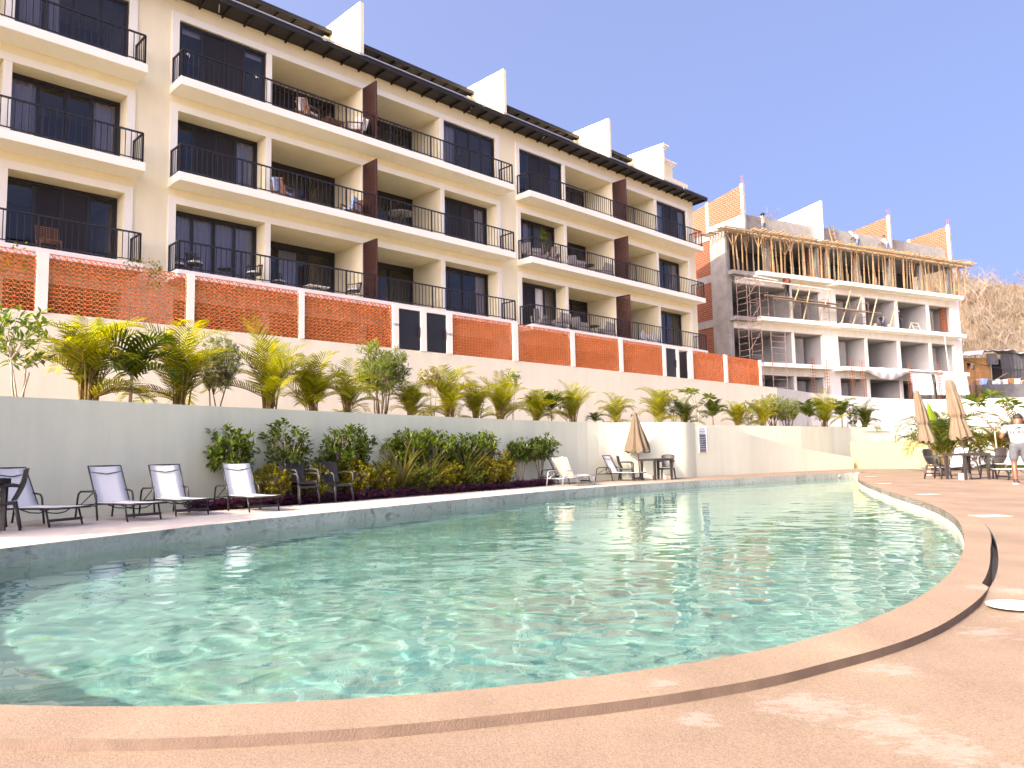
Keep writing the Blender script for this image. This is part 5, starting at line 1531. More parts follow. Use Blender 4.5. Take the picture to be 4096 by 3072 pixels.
def cover(name, label, pts, n, lf, L, W, z, seed, spread=.0, hgt=.22):
    r = random.Random(seed); p = MB()
    for _ in range(n):
        k = r.uniform(0, len(pts)-1.001); i = int(k); a, b = pts[i], pts[i+1]; t = k-i
        x = a[0]+(b[0]-a[0])*t; y = a[1]+(b[1]-a[1])*t; w = a[2]+(b[2]-a[2])*t
        d = Vector((b[0]-a[0], b[1]-a[1])).normalized(); o_ = r.uniform(-w, w)
        x += -d.y*o_; y += d.x*o_; h = r.uniform(.0, hgt)
        for j in range(5):
            th = r.uniform(0, 6.28); leaf4(p, Vector((x,y,z+h)), Vector((cos(th), sin(th), r.uniform(-.1,1.1))), Vector((0,0,1)), L*r.uniform(.6,1.2), W)
    return tag(p.build(name, lf), label, "ground cover", kind="stuff")
cover("low_planting", "low mixed green plants along the front edge of the terrace", [(-9.2,13.2,.35),(-5.8,17.8,.4),(-3,21.2,.4),(1,26.4,.45),(3,28.6,.4)], 420, M['shrub_light'], .13, .03, T_, 51, hgt=.12)
cover("bright_planting", "low bright green plants at the far end of the raised planter", [(13.6,37.2,.5),(17.5,40.4,.5),(21,42.4,.5)], 520, M['gold'], .15, .05, T_, 52, hgt=.2)

# the bed in front of the pale wall
bed_pts = [(-6.0,14.9,.25),(-5.2,15.9,.5),(-4.0,17.5,.6),(-2.6,19.4,.6),(-1.2,21.3,.6),(0.1,23.2,.5),(1.0,24.55,.28)]
bp_ = [(-6.55,14.95),(-5.1,16.95),(-3.15,19.65),(-0.65,23.05),(0.95,25.0),(1.15,24.45),(0.35,23.2),(-0.9,21.4),(-2.2,19.6),(-3.5,17.75),(-4.75,15.95),(-5.75,14.65)]
tag(fill(list(reversed(bp_)), [], lambda x, y: .02).build("planting_bed", M['soil']), "earth bed at the foot of the pale wall", "flower bed", kind="structure")
cover("purple_ground_cover", "dark purple spiderwort edging the flower bed", [(-6.1,14.55,.16),(-5.3,15.25,.22),(-4.5,16.2,.22),(-3.2,17.9,.24),(-1.8,19.85,.24),(-.5,21.75,.24),(.5,23.2,.22),(1.1,24.3,.2)], 1900, M['purple'], .13, .028, .01, 53, hgt=.16)
DG = "dark glossy shrubs along the pale wall"
SH1 = shrub_meshes(61, .60, 1.12, 1.05, .155, .075, M['shrub'], tips=130, per=8, trunks=4, hollow=.3)
SH2 = shrub_meshes(62, .62, 1.14, 1.2, .15, .07, M['shrub'], tips=120, per=7, trunks=4, hollow=.15)
SH3 = shrub_meshes(63, .76, 1.12, 1.2, .155, .072, M['shrub'], tips=190, per=8, trunks=5, hollow=.3)
SH4 = shrub_meshes(64, .64, 1.17, 1.05, .155, .072, M['shrub_light'], tips=120, per=8, trunks=4, hollow=.3)
for i, (x, y, ms, k, lab) in enumerate(((-5.70,15.60,SH1,1.0,"dark glossy shrub behind the bright white lounger, leftmost of its row"),(-4.86,16.72,SH2,1.0,"loose open dark shrub rising behind the stacked armchairs"),
    (-3.92,17.96,SH3,1.0,"broad dark shrub left of the sword-leaved plants"),(-2.80,19.85,SH4,1.0,"light green shrub rising behind the first sword-leaved plant"),(-2.2,20.6,SH4,1.03,"light green shrub in the middle of the flower bed"),
    (-1.55,21.5,SH3,.92,"tall green shrub above the golden hedge near its right end"),(-.9,22.35,SH4,1.0,"green shrub left of the two bare-legged small trees"))):
    put_plant("leafy_shrub", lab, "shrub", ms, (x, y, .0), i*1.9, k, DG, S3)
TR = shrub_meshes(65, .66, 1.12, .85, .15, .07, M['shrub'], tips=150, per=8, trunks=5, base_r=.15, hollow=.3)
put_plant("small_tree", "left of two small trees with bare pale stems at the bed's end", "tree", TR, (.22,23.95,0), .4, (.92,.92,.95), "small bare-stemmed trees by the wall", S3)
put_plant("small_tree", "right of two small trees with bare pale stems, beside the tan-backed lounger", "tree", TR, (.85,24.70,0), 2.0, (1,1,1.04), "small bare-stemmed trees by the wall", S3)
def blades(seed, H, n, lf, w=.055):
    r = random.Random(seed); p = MB()
    for i in range(n):
        az = r.uniform(0, 6.28); e = radians(r.uniform(38, 86)); L = H*r.uniform(.75,1.15); q = Vector((r.uniform(-.10,.10), r.uniform(-.10,.10), 0)); s = Vector((-sin(az), cos(az), 0))
        k = 7; i0 = len(p.v); ww = w*r.uniform(.7,1.15)
        for j in range(k+1):
            u = j/k; wd = ww*(.55+.9*u if u < .45 else .95*(1-u)/.55+.02)*.5
            p.v += [tuple(q-s*wd), tuple(q+s*wd)]
            q = q+(Vector((cos(az), sin(az), 0))*cos(e)+Vector((0,0,1))*sin(e))*(L/k); e -= .10+.22*u*r.random()
        for j in range(k): a = i0+2*j; p.f.append((a, a+1, a+3, a+2))
    return p
for i, (x, y, h, lab) in enumerate(((-2.80,19.05,1.65,"bronze sword-leaved plant right of the single armchair, leftmost of three"),(-2.25,19.95,1.55,"bronze sword-leaved plant in the middle of the bed"),(-1.35,21.2,1.5,"bronze sword-leaved plant near the right end of the golden hedge"))):
    tag(blades(70+i, h, 58, M['flax']).build("flax_plant", M['flax'], None, loc=(x, y, 0), rot=i), lab, "plant", "sword-leaved plants in the bed")
GO = [shrub_meshes(80+i, .50, .40, .85, .075, .038, M['gold'], M['brown_bark'], tips=300, per=9, trunks=6, hollow=.45, up=1.0) for i in range(2)]
GO += [shrub_meshes(84, .50, .38, .8, .075, .036, M['shrub_light'], M['brown_bark'], tips=280, per=9, trunks=6, hollow=.45, up=1.0)]
for i, (x, y, k, v, lab) in enumerate(((-5.02,15.95,1.0,0,"golden shrub between the bright lounger and the stacked armchairs"),(-4.50,16.75,1.1,1,"golden shrub directly behind the stacked armchairs"),(-3.72,17.70,1.15,0,"golden shrub right behind the single armchair"),
    (-3.15,18.45,1.05,1,"golden shrub left of the first sword-leaved plant"),(-2.35,19.45,.95,2,"green low shrub between the first two sword-leaved plants"),(-1.80,20.30,1.0,1,"low golden shrub in the middle of the flower bed"),
    (-1.25,21.10,1.0,2,"green low shrub before the last sword-leaved plant"),(-.85,21.75,1.1,0,"bright golden shrub right of the last sword-leaved plant"),(-.42,22.50,1.3,1,"tallest golden shrub at the right end of the hedge"))):
    put_plant("golden_shrub", lab, "shrub", GO[v], (x, y, 0), i*1.3, k, "low golden shrubs in the flower bed", S3)
# climbing vine over the lattice at the left
def vine(label, s0, s1, z0, z1, n, seed):
    r = random.Random(seed); p = MB()
    for _ in range(n):
        s = r.uniform(s0, s1); z = r.uniform(z0, z1); b = to_xy(FEN_O, AZ, s, -.06, z)
        leaf4(p, b, Vector((r.uniform(-1,1), r.uniform(-1,.3), r.uniform(-.8,1))), Vector((0,0,1)), .12, .07)
    tag(p.build("climbing_vine", M['gold']), label, "vine", "yellow vines on the lattice")
vine("yellow-green vine hanging over the lattice below the left balcony end", 8.05, 8.45, 6.0, 6.95, 70, 91)
vine("small yellow vine tuft on the lattice top beside the longer one", 7.4, 7.95, 6.55, 6.9, 34, 92)
vine("sparse yellow vine on the first lattice panel at the left edge", 4.0, 5.0, 6.0, 6.85, 50, 93)

# garden at the right
tag(fill([(16.0,29.6),(18.3,29.4),(19.9,33.0),(18.7,34.9),(17.3,34.0)], [], lambda x, y: .015).build("corner_bed", M['soil']), "earth bed around the palm on the right", "flower bed", kind="structure")
put_plant("areca_palm", "big drooping areca palm behind the two closed umbrellas on the right", "palm", areca_meshes(101, 2.7, 30, 12, 1.1, M['palm2'], 1.5), (16.9,30.2,.0), 0, (1.0,1.0,1.02), "palms in the right-hand garden")
put_plant("areca_palm", "feathery bright areca palm behind the man's head", "palm", AR[4], (23.6,36.2,.4), 1, 1.35, "palms in the right-hand garden")
put_plant("areca_palm", "low yellow areca palm at the right, beside the plumeria", "palm", AR_G, (21.9,34.9,.4), 2, .95, "palms in the right-hand garden")
put_plant("areca_palm", "dark green areca palm behind the tallest umbrella", "palm", AR[4], (20.3,36.3,.4), 2, 1.2, "palms in the right-hand garden")
put_plant("areca_palm", "palm at the right edge whose frond hangs in above the man", "palm", areca_meshes(102, 4.2, 16, 6, .9, M['palm2'], 1.5), (26.4,35.2,.4), 2, 1, "palms in the right-hand garden")
bn = MB(); r_ = random.Random(5)
for a, (lx, lz, w) in enumerate(((-.45, 2.75, .34),)):
    k = 10; i0 = len(bn.v)
    for j in range(k+1):
        u = j/k; wd = w*sin(pi*min(1, .08+u*.93))**.6*.5; c = Vector((lx*(u**1.2)+.1, -.1*u, .9+(lz-.9)*u)); 
        bn.v += [tuple(c+Vector((-wd,.06,0))), tuple(c), tuple(c+Vector((wd,.06,0)))]
    for j in range(k):
        q = i0+3*j; bn.f += [(q,q+1,q+4,q+3),(q+1,q+2,q+5,q+4)]
bt = thing("banana_plant", "single upright bright green banana leaf behind the leaning umbrella", "plant", (16.75,30.45,0))
bn.build("leaf", M['banana'], bt, smooth=True)
q = MB(); q.tube([(.25,0,-.02),(.18,0,.5),(.1,0,.95)], [.04,.03,.015], 6); q.build("stalk", M['palm_stem'], bt, smooth=True)
plumeria(111, 2.95, M['shrub_light'], "tall pale-stemmed plumeria with large leaves above the patio table", (20.75,33.2,.35), .9)
CR = shrub_meshes(112, .75, .75, 1.1, .16, .05, M['gold_sun'], M['brown_bark'], tips=150, per=8, trunks=6, hollow=.3, up=.8)
put_plant("croton_bush", "bright yellow bush in the garden behind the patio table", "bush", CR, (20.6,34.6,.4), 0, (1.1,1.1,1.0), None, S3)
BK = shrub_meshes(113, .9, .9, 1.4, .16, .045, M['shrub'], M['brown_bark'], tips=190, per=8, trunks=6, hollow=.2, up=.6)
for i, (x, y, k, lab) in enumerate(((22.6,34.7,.95,"narrow-leaved green bush under the plumeria"),(24.6,34.5,1.15,"narrow-leaved green bush behind the man's shoulder"),(19.4,36.4,1.0,"narrow-leaved bush behind the yellow bush"))):
    put_plant("garden_bush", lab, "bush", BK, (x, y, .4), i*2, k, "narrow-leaved bushes in the right garden", S3)
put_plant("flowering_bush", "small round bush with white flowers at the foot of the big palm", "bush", shrub_meshes(114, .42, .32, .6, .09, .04, M['shrub'], tips=90, per=7, flowers=(.35, M['petal'], .04)), (17.75,32.0,0), 0, 1.0, None, S3)
cover("purple_patch", "small purple plants around the foot of the big right-hand palm", [(16.3,30.1,.2),(17.5,30.4,.3),(18.4,31.6,.3)], 130, M['purple'], .15, .035, .02, 54, hgt=.2)
cover("lawn_strip", "strip of lawn in front of the low white planter wall", [(20.4,33.9,.7),(24,33.0,.7),(31,30.6,.7)], 2600, M['grass'], .13, .018, .0, 55, hgt=.04)

# a leafy tree just left of the picture, whose dappled shade falls on the loungers
put_plant("shade_tree", "leafy tree on the deck left of the picture, shading the loungers", "tree", shrub_meshes(140, 2.1, 3.7, 2.6, .30, .13, M['shrub'], tips=330, per=9, trunks=3, hollow=.2), (-10.6, 8.6, 0), 0, 1.0, None, S3)
# ================================================================ PEOPLE
def skin_mesh(name, nodes, edges, mt, root, sub=2):
    """one continuous surface grown over a jointed skeleton: nodes {key: (pos, radius)}"""
    keys = list(nodes); idx = {k: i for i, k in enumerate(keys)}
    me = bpy.data.meshes.new(name)
    me.from_pydata([nodes[k][0] for k in keys], [(idx[a], idx[b]) for a, b in edges], [])
    o = bpy.data.objects.new(name, me); COL.objects.link(o)
    sk = o.modifiers.new("skin", 'SKIN'); sk.use_smooth_shade = True
    for k in keys:
        v = me.skin_vertices[0].data[idx[k]]; r = nodes[k][1]
        v.radius = r if isinstance(r, tuple) else (r, r); v.use_root = (k == root)
    ss = o.modifiers.new("sub", 'SUBSURF'); ss.levels = sub; ss.render_levels = sub
    dg = bpy.context.evaluated_depsgraph_get(); dg.update()
    m2 = bpy.data.meshes.new_from_object(o.evaluated_get(dg)); bpy.data.objects.remove(o); bpy.data.meshes.remove(me)
    m2.name = name; m2.materials.clear(); m2.materials.append(mt)
    m2.polygons.foreach_set('use_smooth', [True]*len(m2.polygons))
    return m2
def attach(name, me, parent):
    o = bpy.data.objects.new(name, me); COL.objects.link(o); o.parent = parent; return o

def V3(*a): return Vector(a)
def person(label, loc, rz, scale, pose, top_mat, bottom_mat, shoe_mat, short_sleeve=True, shorts=False, hat=None, vest=None, group=None):
    """local frame: x to the right, y forward, z up; pose overrides joint positions"""
    J = dict(pelvis=V3(0,0,.93), waist=V3(0,.0,1.08), chest=V3(0,.0,1.28), neck=V3(0,-.01,1.44), head=V3(0,.02,1.54), crown=V3(0,.01,1.65),
             shL=V3(-.19,0,1.38), elL=V3(-.25,-.02,1.10), wrL=V3(-.25,.06,.86), shR=V3(.19,0,1.38), elR=V3(.25,-.02,1.10), wrR=V3(.25,.06,.86),
             hipL=V3(-.095,0,.88), knL=V3(-.105,.02,.49), anL=V3(-.11,-.02,.09), hipR=V3(.095,0,.88), knR=V3(.105,.02,.49), anR=V3(.11,-.02,.09))
    J.update({k: Vector(v) for k, v in pose.items() if k in J})
    fwd = Vector(pose.get('face', (0,1,0))).normalized()
    t = thing("person", label, "person", loc, rz, group); t.scale = (scale,)*3
    N = {}; E = []
    def add(k, p, r, par=None):
        N[k] = (tuple(p), r)
        if par: E.append((par, k))
    add('pelvis', J['pelvis'], (.135,.10)); add('waist', J['waist'], (.125,.092), 'pelvis'); add('chest', J['chest'], (.15,.105), 'waist')
    up_n = (J['neck']-J['chest']).normalized()
    add('neck', J['neck'], .058, 'chest'); add('head', J['head'], (.076,.088), 'neck')
    add('brow', J['head'].lerp(J['crown'], .55), (.078,.092), 'head'); add('crown', J['crown'], (.055,.06), 'brow')
    add('nose', J['head'].lerp(J['crown'], .1)+fwd*.112, .014, 'head')
    sd = fwd.cross(Vector((0,0,1))).normalized()
    for s, k in ((-1,'earL'),(1,'earR')): add(k, J['head'].lerp(J['crown'], .2)+sd*s*.088, .016, 'head')
    for S in 'LR':
        add('sh'+S, J['sh'+S], .062, 'chest'); add('el'+S, J['el'+S], .044, 'sh'+S); add('wr'+S, J['wr'+S], .030, 'el'+S)
        d = (J['wr'+S]-J['el'+S]).normalized(); palm = J['wr'+S]+d*.07
        add('pm'+S, palm, (.036,.018), 'wr'+S)
        side = d.cross(fwd);
        if side.length < .1: side = d.cross(Vector((0,0,1)))
        side.normalize(); curl = fwd if S == 'L' else fwd
        for i, (o_, L) in enumerate(((-.030,.062),(-.010,.074),(.010,.070),(.030,.055))):
            k1 = 'f%s%da' % (S, i); k2 = 'f%s%db' % (S, i)
            add(k1, palm+side*o_+d*L*.55, .0095, 'pm'+S); add(k2, palm+side*o_*1.05+d*L*.95+curl*.022, .008, k1)
        sg = 1 if S == 'L' else -1
        add('th'+S, J['wr'+S]+d*.045+side*sg*.048+curl*.018, .011, 'pm'+S)
        add('hip'+S, J['hip'+S], .088, 'pelvis'); 
        add('tg'+S, J['hip'+S].lerp(J['kn'+S], .5), .075, 'hip'+S)
        add('kn'+S, J['kn'+S], .054, 'tg'+S); add('cf'+S, J['kn'+S].lerp(J['an'+S], .35)-fwd*.012, .055, 'kn'+S); add('an'+S, J['an'+S], .036, 'cf'+S)
        add('ft'+S, J['an'+S]+Vector((fwd.x, fwd.y, 0)).normalized()*.14+Vector((0,0,-.045)), .030, 'an'+S)
    attach("body", skin_mesh("body", N, E, M['skin'], 'pelvis'), t)
    # upper garment
    n2 = {'pelvis': (tuple(J['pelvis'].lerp(J['waist'], -.12)), (.170,.138)), 'waist': (tuple(J['waist']), (.155,.122)), 'chest': (tuple(J['chest']), (.172,.128)), 'collar': (tuple(J['neck'].lerp(J['chest'], .30)), .085)}
    e2 = [('pelvis','waist'),('waist','chest'),('chest','collar')]
    for S in 'LR':
        n2['sh'+S] = (tuple(J['sh'+S]), .078); e2.append(('chest','sh'+S))
        k = .62 if short_sleeve else 1.0
        n2['sl'+S] = (tuple(J['sh'+S].lerp(J['el'+S], k)), .072 if short_sleeve else .058); e2.append(('sh'+S,'sl'+S))
        if not short_sleeve: n2['cu'+S] = (tuple(J['el'+S].lerp(J['wr'+S], .9)), .043); e2.append(('sl'+S,'cu'+S))
    sh = attach("shirt", skin_mesh("shirt", n2, e2, top_mat, 'chest'), t)
    # lower garment
    n3 = {'pelvis': (tuple(J['pelvis']+Vector((0,0,.03))), (.15,.118)), 'w': (tuple(J['pelvis'].lerp(J['waist'], .7)), (.145,.112))}; e3 = [('w','pelvis')]
    for S in 'LR':
        n3['hip'+S] = (tuple(J['hip'+S]), .104); e3.append(('pelvis','hip'+S))
        n3['tg'+S] = (tuple(J['hip'+S].lerp(J['kn'+S], .5)), .094); e3.append(('hip'+S,'tg'+S))
        n3['kn'+S] = (tuple(J['hip'+S].lerp(J['kn'+S], .93)), .084 if shorts else .070); e3.append(('tg'+S,'kn'+S))
        if not shorts:
            n3['cf'+S] = (tuple(J['kn'+S].lerp(J['an'+S], .5)), .064); n3['hm'+S] = (tuple(J['an'+S]+Vector((0,0,.02))), .052); e3 += [('kn'+S,'cf'+S),('cf'+S,'hm'+S)]
    attach("shorts" if shorts else "trousers", skin_mesh("trousers", n3, e3, bottom_mat, 'pelvis'), t)
    f2 = Vector((fwd.x, fwd.y, 0)).normalized()
    for S in 'LR':
        a = J['an'+S]; z0 = a.z-.088
        g = {'h': (tuple(a-f2*.045+Vector((0,0,-.035))), .045), 'm': (tuple(a+f2*.06+Vector((0,0,-.04))), (.046,.042)), 't': (tuple(a+f2*.155+Vector((0,0,-.05))), (.044,.032)), 'c': (tuple(a+Vector((0,0,.0))), .046)}
        so = attach("shoe", skin_mesh("shoe", g, [('c','h'),('h','m'),('m','t')], shoe_mat, 'h'), t)
        if shoe_mat is M['shoe']:
            b = MB(); sdx = Vector((-f2.y, f2.x, 0)); prof = [(-.095,.036),(-.05,.046),(.06,.048),(.15,.046),(.20,.02)]
            poly = [a+f2*u+sdx*w for u, w in prof]+[a+f2*u-sdx*w for u, w in reversed(prof)]
            b.prism([(q.x, q.y) for q in poly], z0-.002, z0+.028); b.build("sole", M['sole'], so)
    # head details
    h = J['head'].lerp(J['crown'], .1)
    cr = J['crown']; ax = (J['crown']-J['head']).normalized()
    hm = MB(); n = 18; m_ = 8; back = -fwd
    c = J['head'].lerp(J['crown'], .62)
    q = ax.to_track_quat('Z', 'Y').to_matrix()
    for j in range(m_+1):
        ph = (pi*.62)*j/m_
        for i in range(n):
            th = 2*pi*i/n; v = Vector((sin(ph)*cos(th)*.088, sin(ph)*sin(th)*.102, cos(ph)*.094)); w = q @ v
            if w.dot(fwd) > .045 and j > 4: w = w*.80
            hm.v.append(tuple(c+w-fwd*.004))
    for j in range(m_):
        for i in range(n): hm.f.append((j*n+i, (j+1)*n+i, (j+1)*n+(i+1) % n, j*n+(i+1) % n))
    attach("hair", hm.mesh("hair", M['hair'], True), t)
    ey = MB()
    for s in (-1, 1):
        e = J['head'].lerp(J['crown'], .32)+fwd*.088+sd*s*.032; ey.lathe([(.002,-.008),(.010,0),(.002,.008)], 8, tuple(e))
    attach("eyes", ey.mesh("eyes", M['ink'], True), t)
    mo = MB(); e = J['head']+fwd*.086-ax*.03; mo.bar(e-sd*.024, e+sd*.024, .010, .012); attach("mouth", mo.mesh("mouth", M['red']), t)
    if hat:
        kind, mt = hat; b = MB()
        top = J['crown']+ax*.02
        prof = [(.102,-.06),(.104,-.01),(.088,.05),(.03,.075)] if kind == 'cap' else [(.19,-.03),(.185,-.02),(.10,-.015),(.10,.06),(.05,.085)]
        bb = MB().lathe(prof, 18)
        Mq = Matrix.Translation(top) @ ax.to_track_quat('Z','Y').to_matrix().to_4x4()
        b.add(bb, Mq)
        if kind == 'cap':
            e = top-ax*.045+fwd*.09; sd2 = sd
            b.quad(e-sd2*.07, e+sd2*.07, e+sd2*.05+fwd*.09-ax*.015, e-sd2*.05+fwd*.09-ax*.015)
            b.quad(e-sd2*.05+fwd*.09-ax*.02, e+sd2*.05+fwd*.09-ax*.02, e+sd2*.07-ax*.006, e-sd2*.07-ax*.006)
        attach("hat", b.mesh("hat", mt, False), t)
    return t, sh, J

# the man on the right-hand deck, seen from behind
man, shirt, MJ = person("man in white printed T-shirt and grey shorts, his back turned, at the right edge", (11.97, 18.3, .003), radians(-24), .985,
    dict(neck=(.02,.03,1.43), head=(.035,.085,1.525), crown=(.045,.095,1.635), face=(.35,.9,-.35), shL=(-.205,.01,1.375), elL=(-.30,.02,1.115), wrL=(-.16,.24,1.07),
         shR=(.205,.01,1.375), elR=(.30,.02,1.115), wrR=(.14,.25,1.08), anL=(-.105,-.03,.09), anR=(.13,.03,.09), knR=(.115,.04,.49)),
    M['shirt'], M['shorts'], M['shoe'], True, True)
man.scale = (1.14, 1.12, .985)
def back_y(x, z): return -.150+.45*x*x
for txt, size, cx, z in (("NIRÚ", .10, -.01, 1.205),):
    cu = bpy.data.curves.new("t", 'FONT'); cu.body = txt; cu.size = size; cu.space_character = 1.35; cu.align_x = 'CENTER'; cu.extrude = .0008; cu.offset = .0032
    tmp = bpy.data.objects.new("t", cu); COL.objects.link(tmp)
    me = bpy.data.meshes.new_from_object(tmp.evaluated_get(bpy.context.evaluated_depsgraph_get())); bpy.data.objects.remove(tmp)
    # wrap the flat letters onto the back of the shirt
    from mathutils.bvhtree import BVHTree
    bvh = BVHTree.FromPolygons([v.co for v in shirt.data.vertices], [tuple(p.vertices) for p in shirt.data.polygons])
    def on_back(x, z, off):
        hit = bvh.ray_cast(Vector((x, -1, z)), Vector((0, 1, 0)))
        return Vector((x, (hit[0].y if hit[0] else -.13)-off, z))
    for v in me.vertices: v.co = on_back(cx+v.co.x, z+v.co.y, .003+max(0, v.co.z))
    me.materials.clear(); me.materials.append(M['ink']); me.name = "print"
    attach("print", me, shirt)
    lg = MB(); pts = []
    for i in range(25):
        a = 2*pi*i/24; r = .045; x = -cos(a)*.05*(1.0 if cos(a) > 0 else 1.5); zz = sin(a)*.034*(1 if cos(a) > 0 else max(.0, 1+cos(a)*1.0))
        pts.append(on_back(cx-.005+x, 1.345+zz, .004))
    lg.tube(pts, .0055, 4)
    for i in range(5):
        x = .0+i*.014; hgt = .024-.0045*i; lg.tube([on_back(cx+x, 1.345-hgt*.2, .004), on_back(cx+x+.004, 1.345+hgt, .004)], .0045, 4)
    lg.tube([on_back(cx-.02+.014*cos(a), 1.335+.012*sin(a), .004) for a in [i*.7 for i in range(9)]], .0045, 4)
    lg.tube([on_back(cx-.01, 1.34, .004), on_back(cx+.07, 1.345, .004)], .0045, 4)
    attach("emblem", lg.mesh("emblem", M['ink']), shirt)

TANC = mat("peach_cotton", (0.55, 0.36, 0.24), .9); GREYC = mat("grey_cotton", (0.30, 0.28, 0.27), .9); JEANS = mat("faded_jeans", (0.10, 0.13, 0.20), .9, noise_amt=.3, scale=20)
DARKC = mat("dark_cotton", (0.02, 0.02, 0.025), .9); BOOT = mat("brown_boot", (0.05, 0.03, 0.02), .8); REDC = mat("red_checked_vest", (0.42, 0.10, 0.06), .9, col2=(0.25,.12,.09), scale=26)
STRAW = mat("dark_hat", (0.03, 0.025, 0.025), .9); WHC = mat("white_cap_cloth", (0.7, 0.7, 0.7), .9)
WG = "builders on the unfinished building"
bent = dict(waist=(0,.06,1.06), chest=(0,.20,1.22), neck=(0,.32,1.32), head=(0,.40,1.38), crown=(0,.47,1.46), face=(0,.75,-.6), shL=(-.19,.22,1.29), shR=(.19,.22,1.29), elL=(-.26,.36,1.08), elR=(.26,.36,1.08), wrL=(-.2,.52,.98), wrR=(.2,.52,.98))
def wpos(s, y, z): 
    p = C3(s, y, z); return (p.x, p.y, z)
person("builder in a peach shirt and dark hat on the left end of the boards", wpos(40.6,.05,16.06), CROT+.25, 1.0,
       dict(elL=(-.42,.12,1.30), wrL=(-.55,.30,1.42), elR=(.38,.18,1.28), wrR=(.42,.40,1.36)), TANC, JEANS, BOOT, True, False, ('hat', STRAW), group=WG)
person("builder in a grey-pink shirt bending at the parapet, middle of three on the boards", wpos(50.4,.0,16.06), CROT, 1.0, bent, GREYC, JEANS, BOOT, True, False, ('cap', WHC), group=WG)
person("builder in a white shirt leaning on the parapet, rightmost on the boards", wpos(53.75,.0,16.06), CROT+.5, 1.0, {**bent, 'chest': (0,.1,1.26), 'neck': (0,.14,1.41), 'head': (0,.18,1.5), 'crown': (0,.2,1.61)}, WHC, JEANS, BOOT, True, False, ('cap', DARKC), group=WG)
person("builder in a red cap and checked vest stepping along the scaffold planks", wpos(41.75,-.72,11.64), CROT-.3, 1.0,
       dict(knR=(.20,.30,.62), anR=(.26,.22,.22), elR=(.36,.15,1.16), wrR=(.34,.36,1.05)), REDC, DARKC, BOOT, True, False, ('cap', M['red']), group=WG)
person("builder in grey bending over a white bucket in the open room", wpos(53.3,.5,10.105), CROT+1.9, 1.0,
       dict(waist=(0,.10,1.02), chest=(0,.32,1.06), neck=(0,.50,1.02), head=(0,.58,.97), crown=(0,.66,.90), face=(0,.5,-.8), shL=(-.19,.36,1.06), shR=(.19,.36,1.06), elL=(-.22,.48,.80), elR=(.22,.48,.80), wrL=(-.12,.56,.56), wrR=(.12,.56,.56)), GREYC, JEANS, BOOT, False, False, None, group=WG)
person("builder in dark clothes standing on the balcony beside the sawhorse", wpos(54.9,.25,10.105), CROT+2.2, .98, dict(elL=(-.28,.1,1.12), wrL=(-.15,.3,1.1), elR=(.28,.1,1.12), wrR=(.15,.3,1.1)), DARKC, DARKC, BOOT, False, False, ('cap', WHC), group=WG)
# ================================================================ BALCONY FURNITURE
def apt_at(s, y, z): p = to_xy(APT_O, AZ, s, y); return (p.x, p.y, z+.001)
AROT = radians(90-AZ)
def rope_chair(label, loc, rz, group):
    t = thing("balcony_chair", label, "chair", loc, rz, group)
    f = MB()
    for i in range(15):
        a = -2.0+4.0*i/14; x, y = -.27*cos(a), .27*sin(a); f.tube([(x*.9, y*.9, .36), (x*1.08, y*1.05, .74-.10*(abs(a)/2)**2)], .010, 4)
    rim = [(-.27*cos(a)*1.08, .27*sin(a)*1.05, .74-.10*(abs(a)/2)**2) for a in [-2.0+4.0*i/14 for i in range(15)]]
    f.tube(rim, .016, 5)
    f.build("backrest", M['dark_metal'], t)
    f = MB(); f.lathe([(.24,.36),(.25,.375),(.24,.39)], 18); f.build("seat", M['dark_metal'], t)
    c = MB().lathe([(.20,.392),(.235,.41),(.235,.44),(.21,.465)], 18); c.build("cushion", M['cushion'], t, smooth=True)
    for sx in (-1,1):
        for sy in (-1,1):
            g = MB(); g.tube([(sx*.17, sy*.17, .36), (sx*.22, sy*.22, 0)], .013, 5); g.build("leg", M['dark_metal'], t)
    return t
RG = "dark rope balcony chairs with white cushions"
rc = rope_chair("dark rope chair with white cushion on the lowest balcony, left end of the middle block", apt_at(9.95,-.35,6.95), AROT-.6, RG)
for s, y, z, r, lab in ((12.0,-.3,6.95,3.6,"dark rope chair with white cushion on the lowest balcony, before the curtained door"),
        (13.25,.35,6.95,-.5,"dark rope chair facing right in the lowest open loggia"),(16.1,-.15,6.95,3.5,"dark rope chair backed against the louvre screen of the lowest loggia"),
        (9.6,.2,6.95,-.9,"dark rope chair deepest in the corner of the lowest balcony")):
    dup(rc, apt_at(s, y, z), AROT+r, lab, RG)
def small_table(label, loc, r, h, mt, round_=True, group=None):
    t = thing("balcony_table", label, "table", loc, AROT, group)
    b = MB()
    if round_: b.lathe([(r,h-.03),(r,h)], 26)
    else: b.box(-r, r, -r*.6, r*.6, h-.035, h)
    b.build("tabletop", mt, t)
    for i in range(4):
        a = i*pi/2+.78; g = MB(); g.tube([(.1*cos(a), .1*sin(a), h-.03), (r*.75*cos(a), r*.75*sin(a)*.7, 0)], .018, 5); g.build("leg", M['dark_metal'], t)
    return t
small_table("low dark coffee table between two rope chairs on the lowest balcony", apt_at(11.0,-.3,6.95), .26, .4, M['dark_metal'])
small_table("low white table in the lowest open loggia", apt_at(14.7,.2,6.95), .42, .42, M['cushion'], False)
small_table("round pale table on the middle balcony right of the louvre screen", apt_at(18.3,-.2,10.10), .52, .74, M['grey_wicker'])
small_table("round dark table on the right block's middle balcony", apt_at(30.2,-.1,10.10), .38, .55, M['dark_metal'])
small_table("round dark table on the right block's lowest balcony", apt_at(30.4,-.1,6.95), .40, .55, M['dark_metal'])
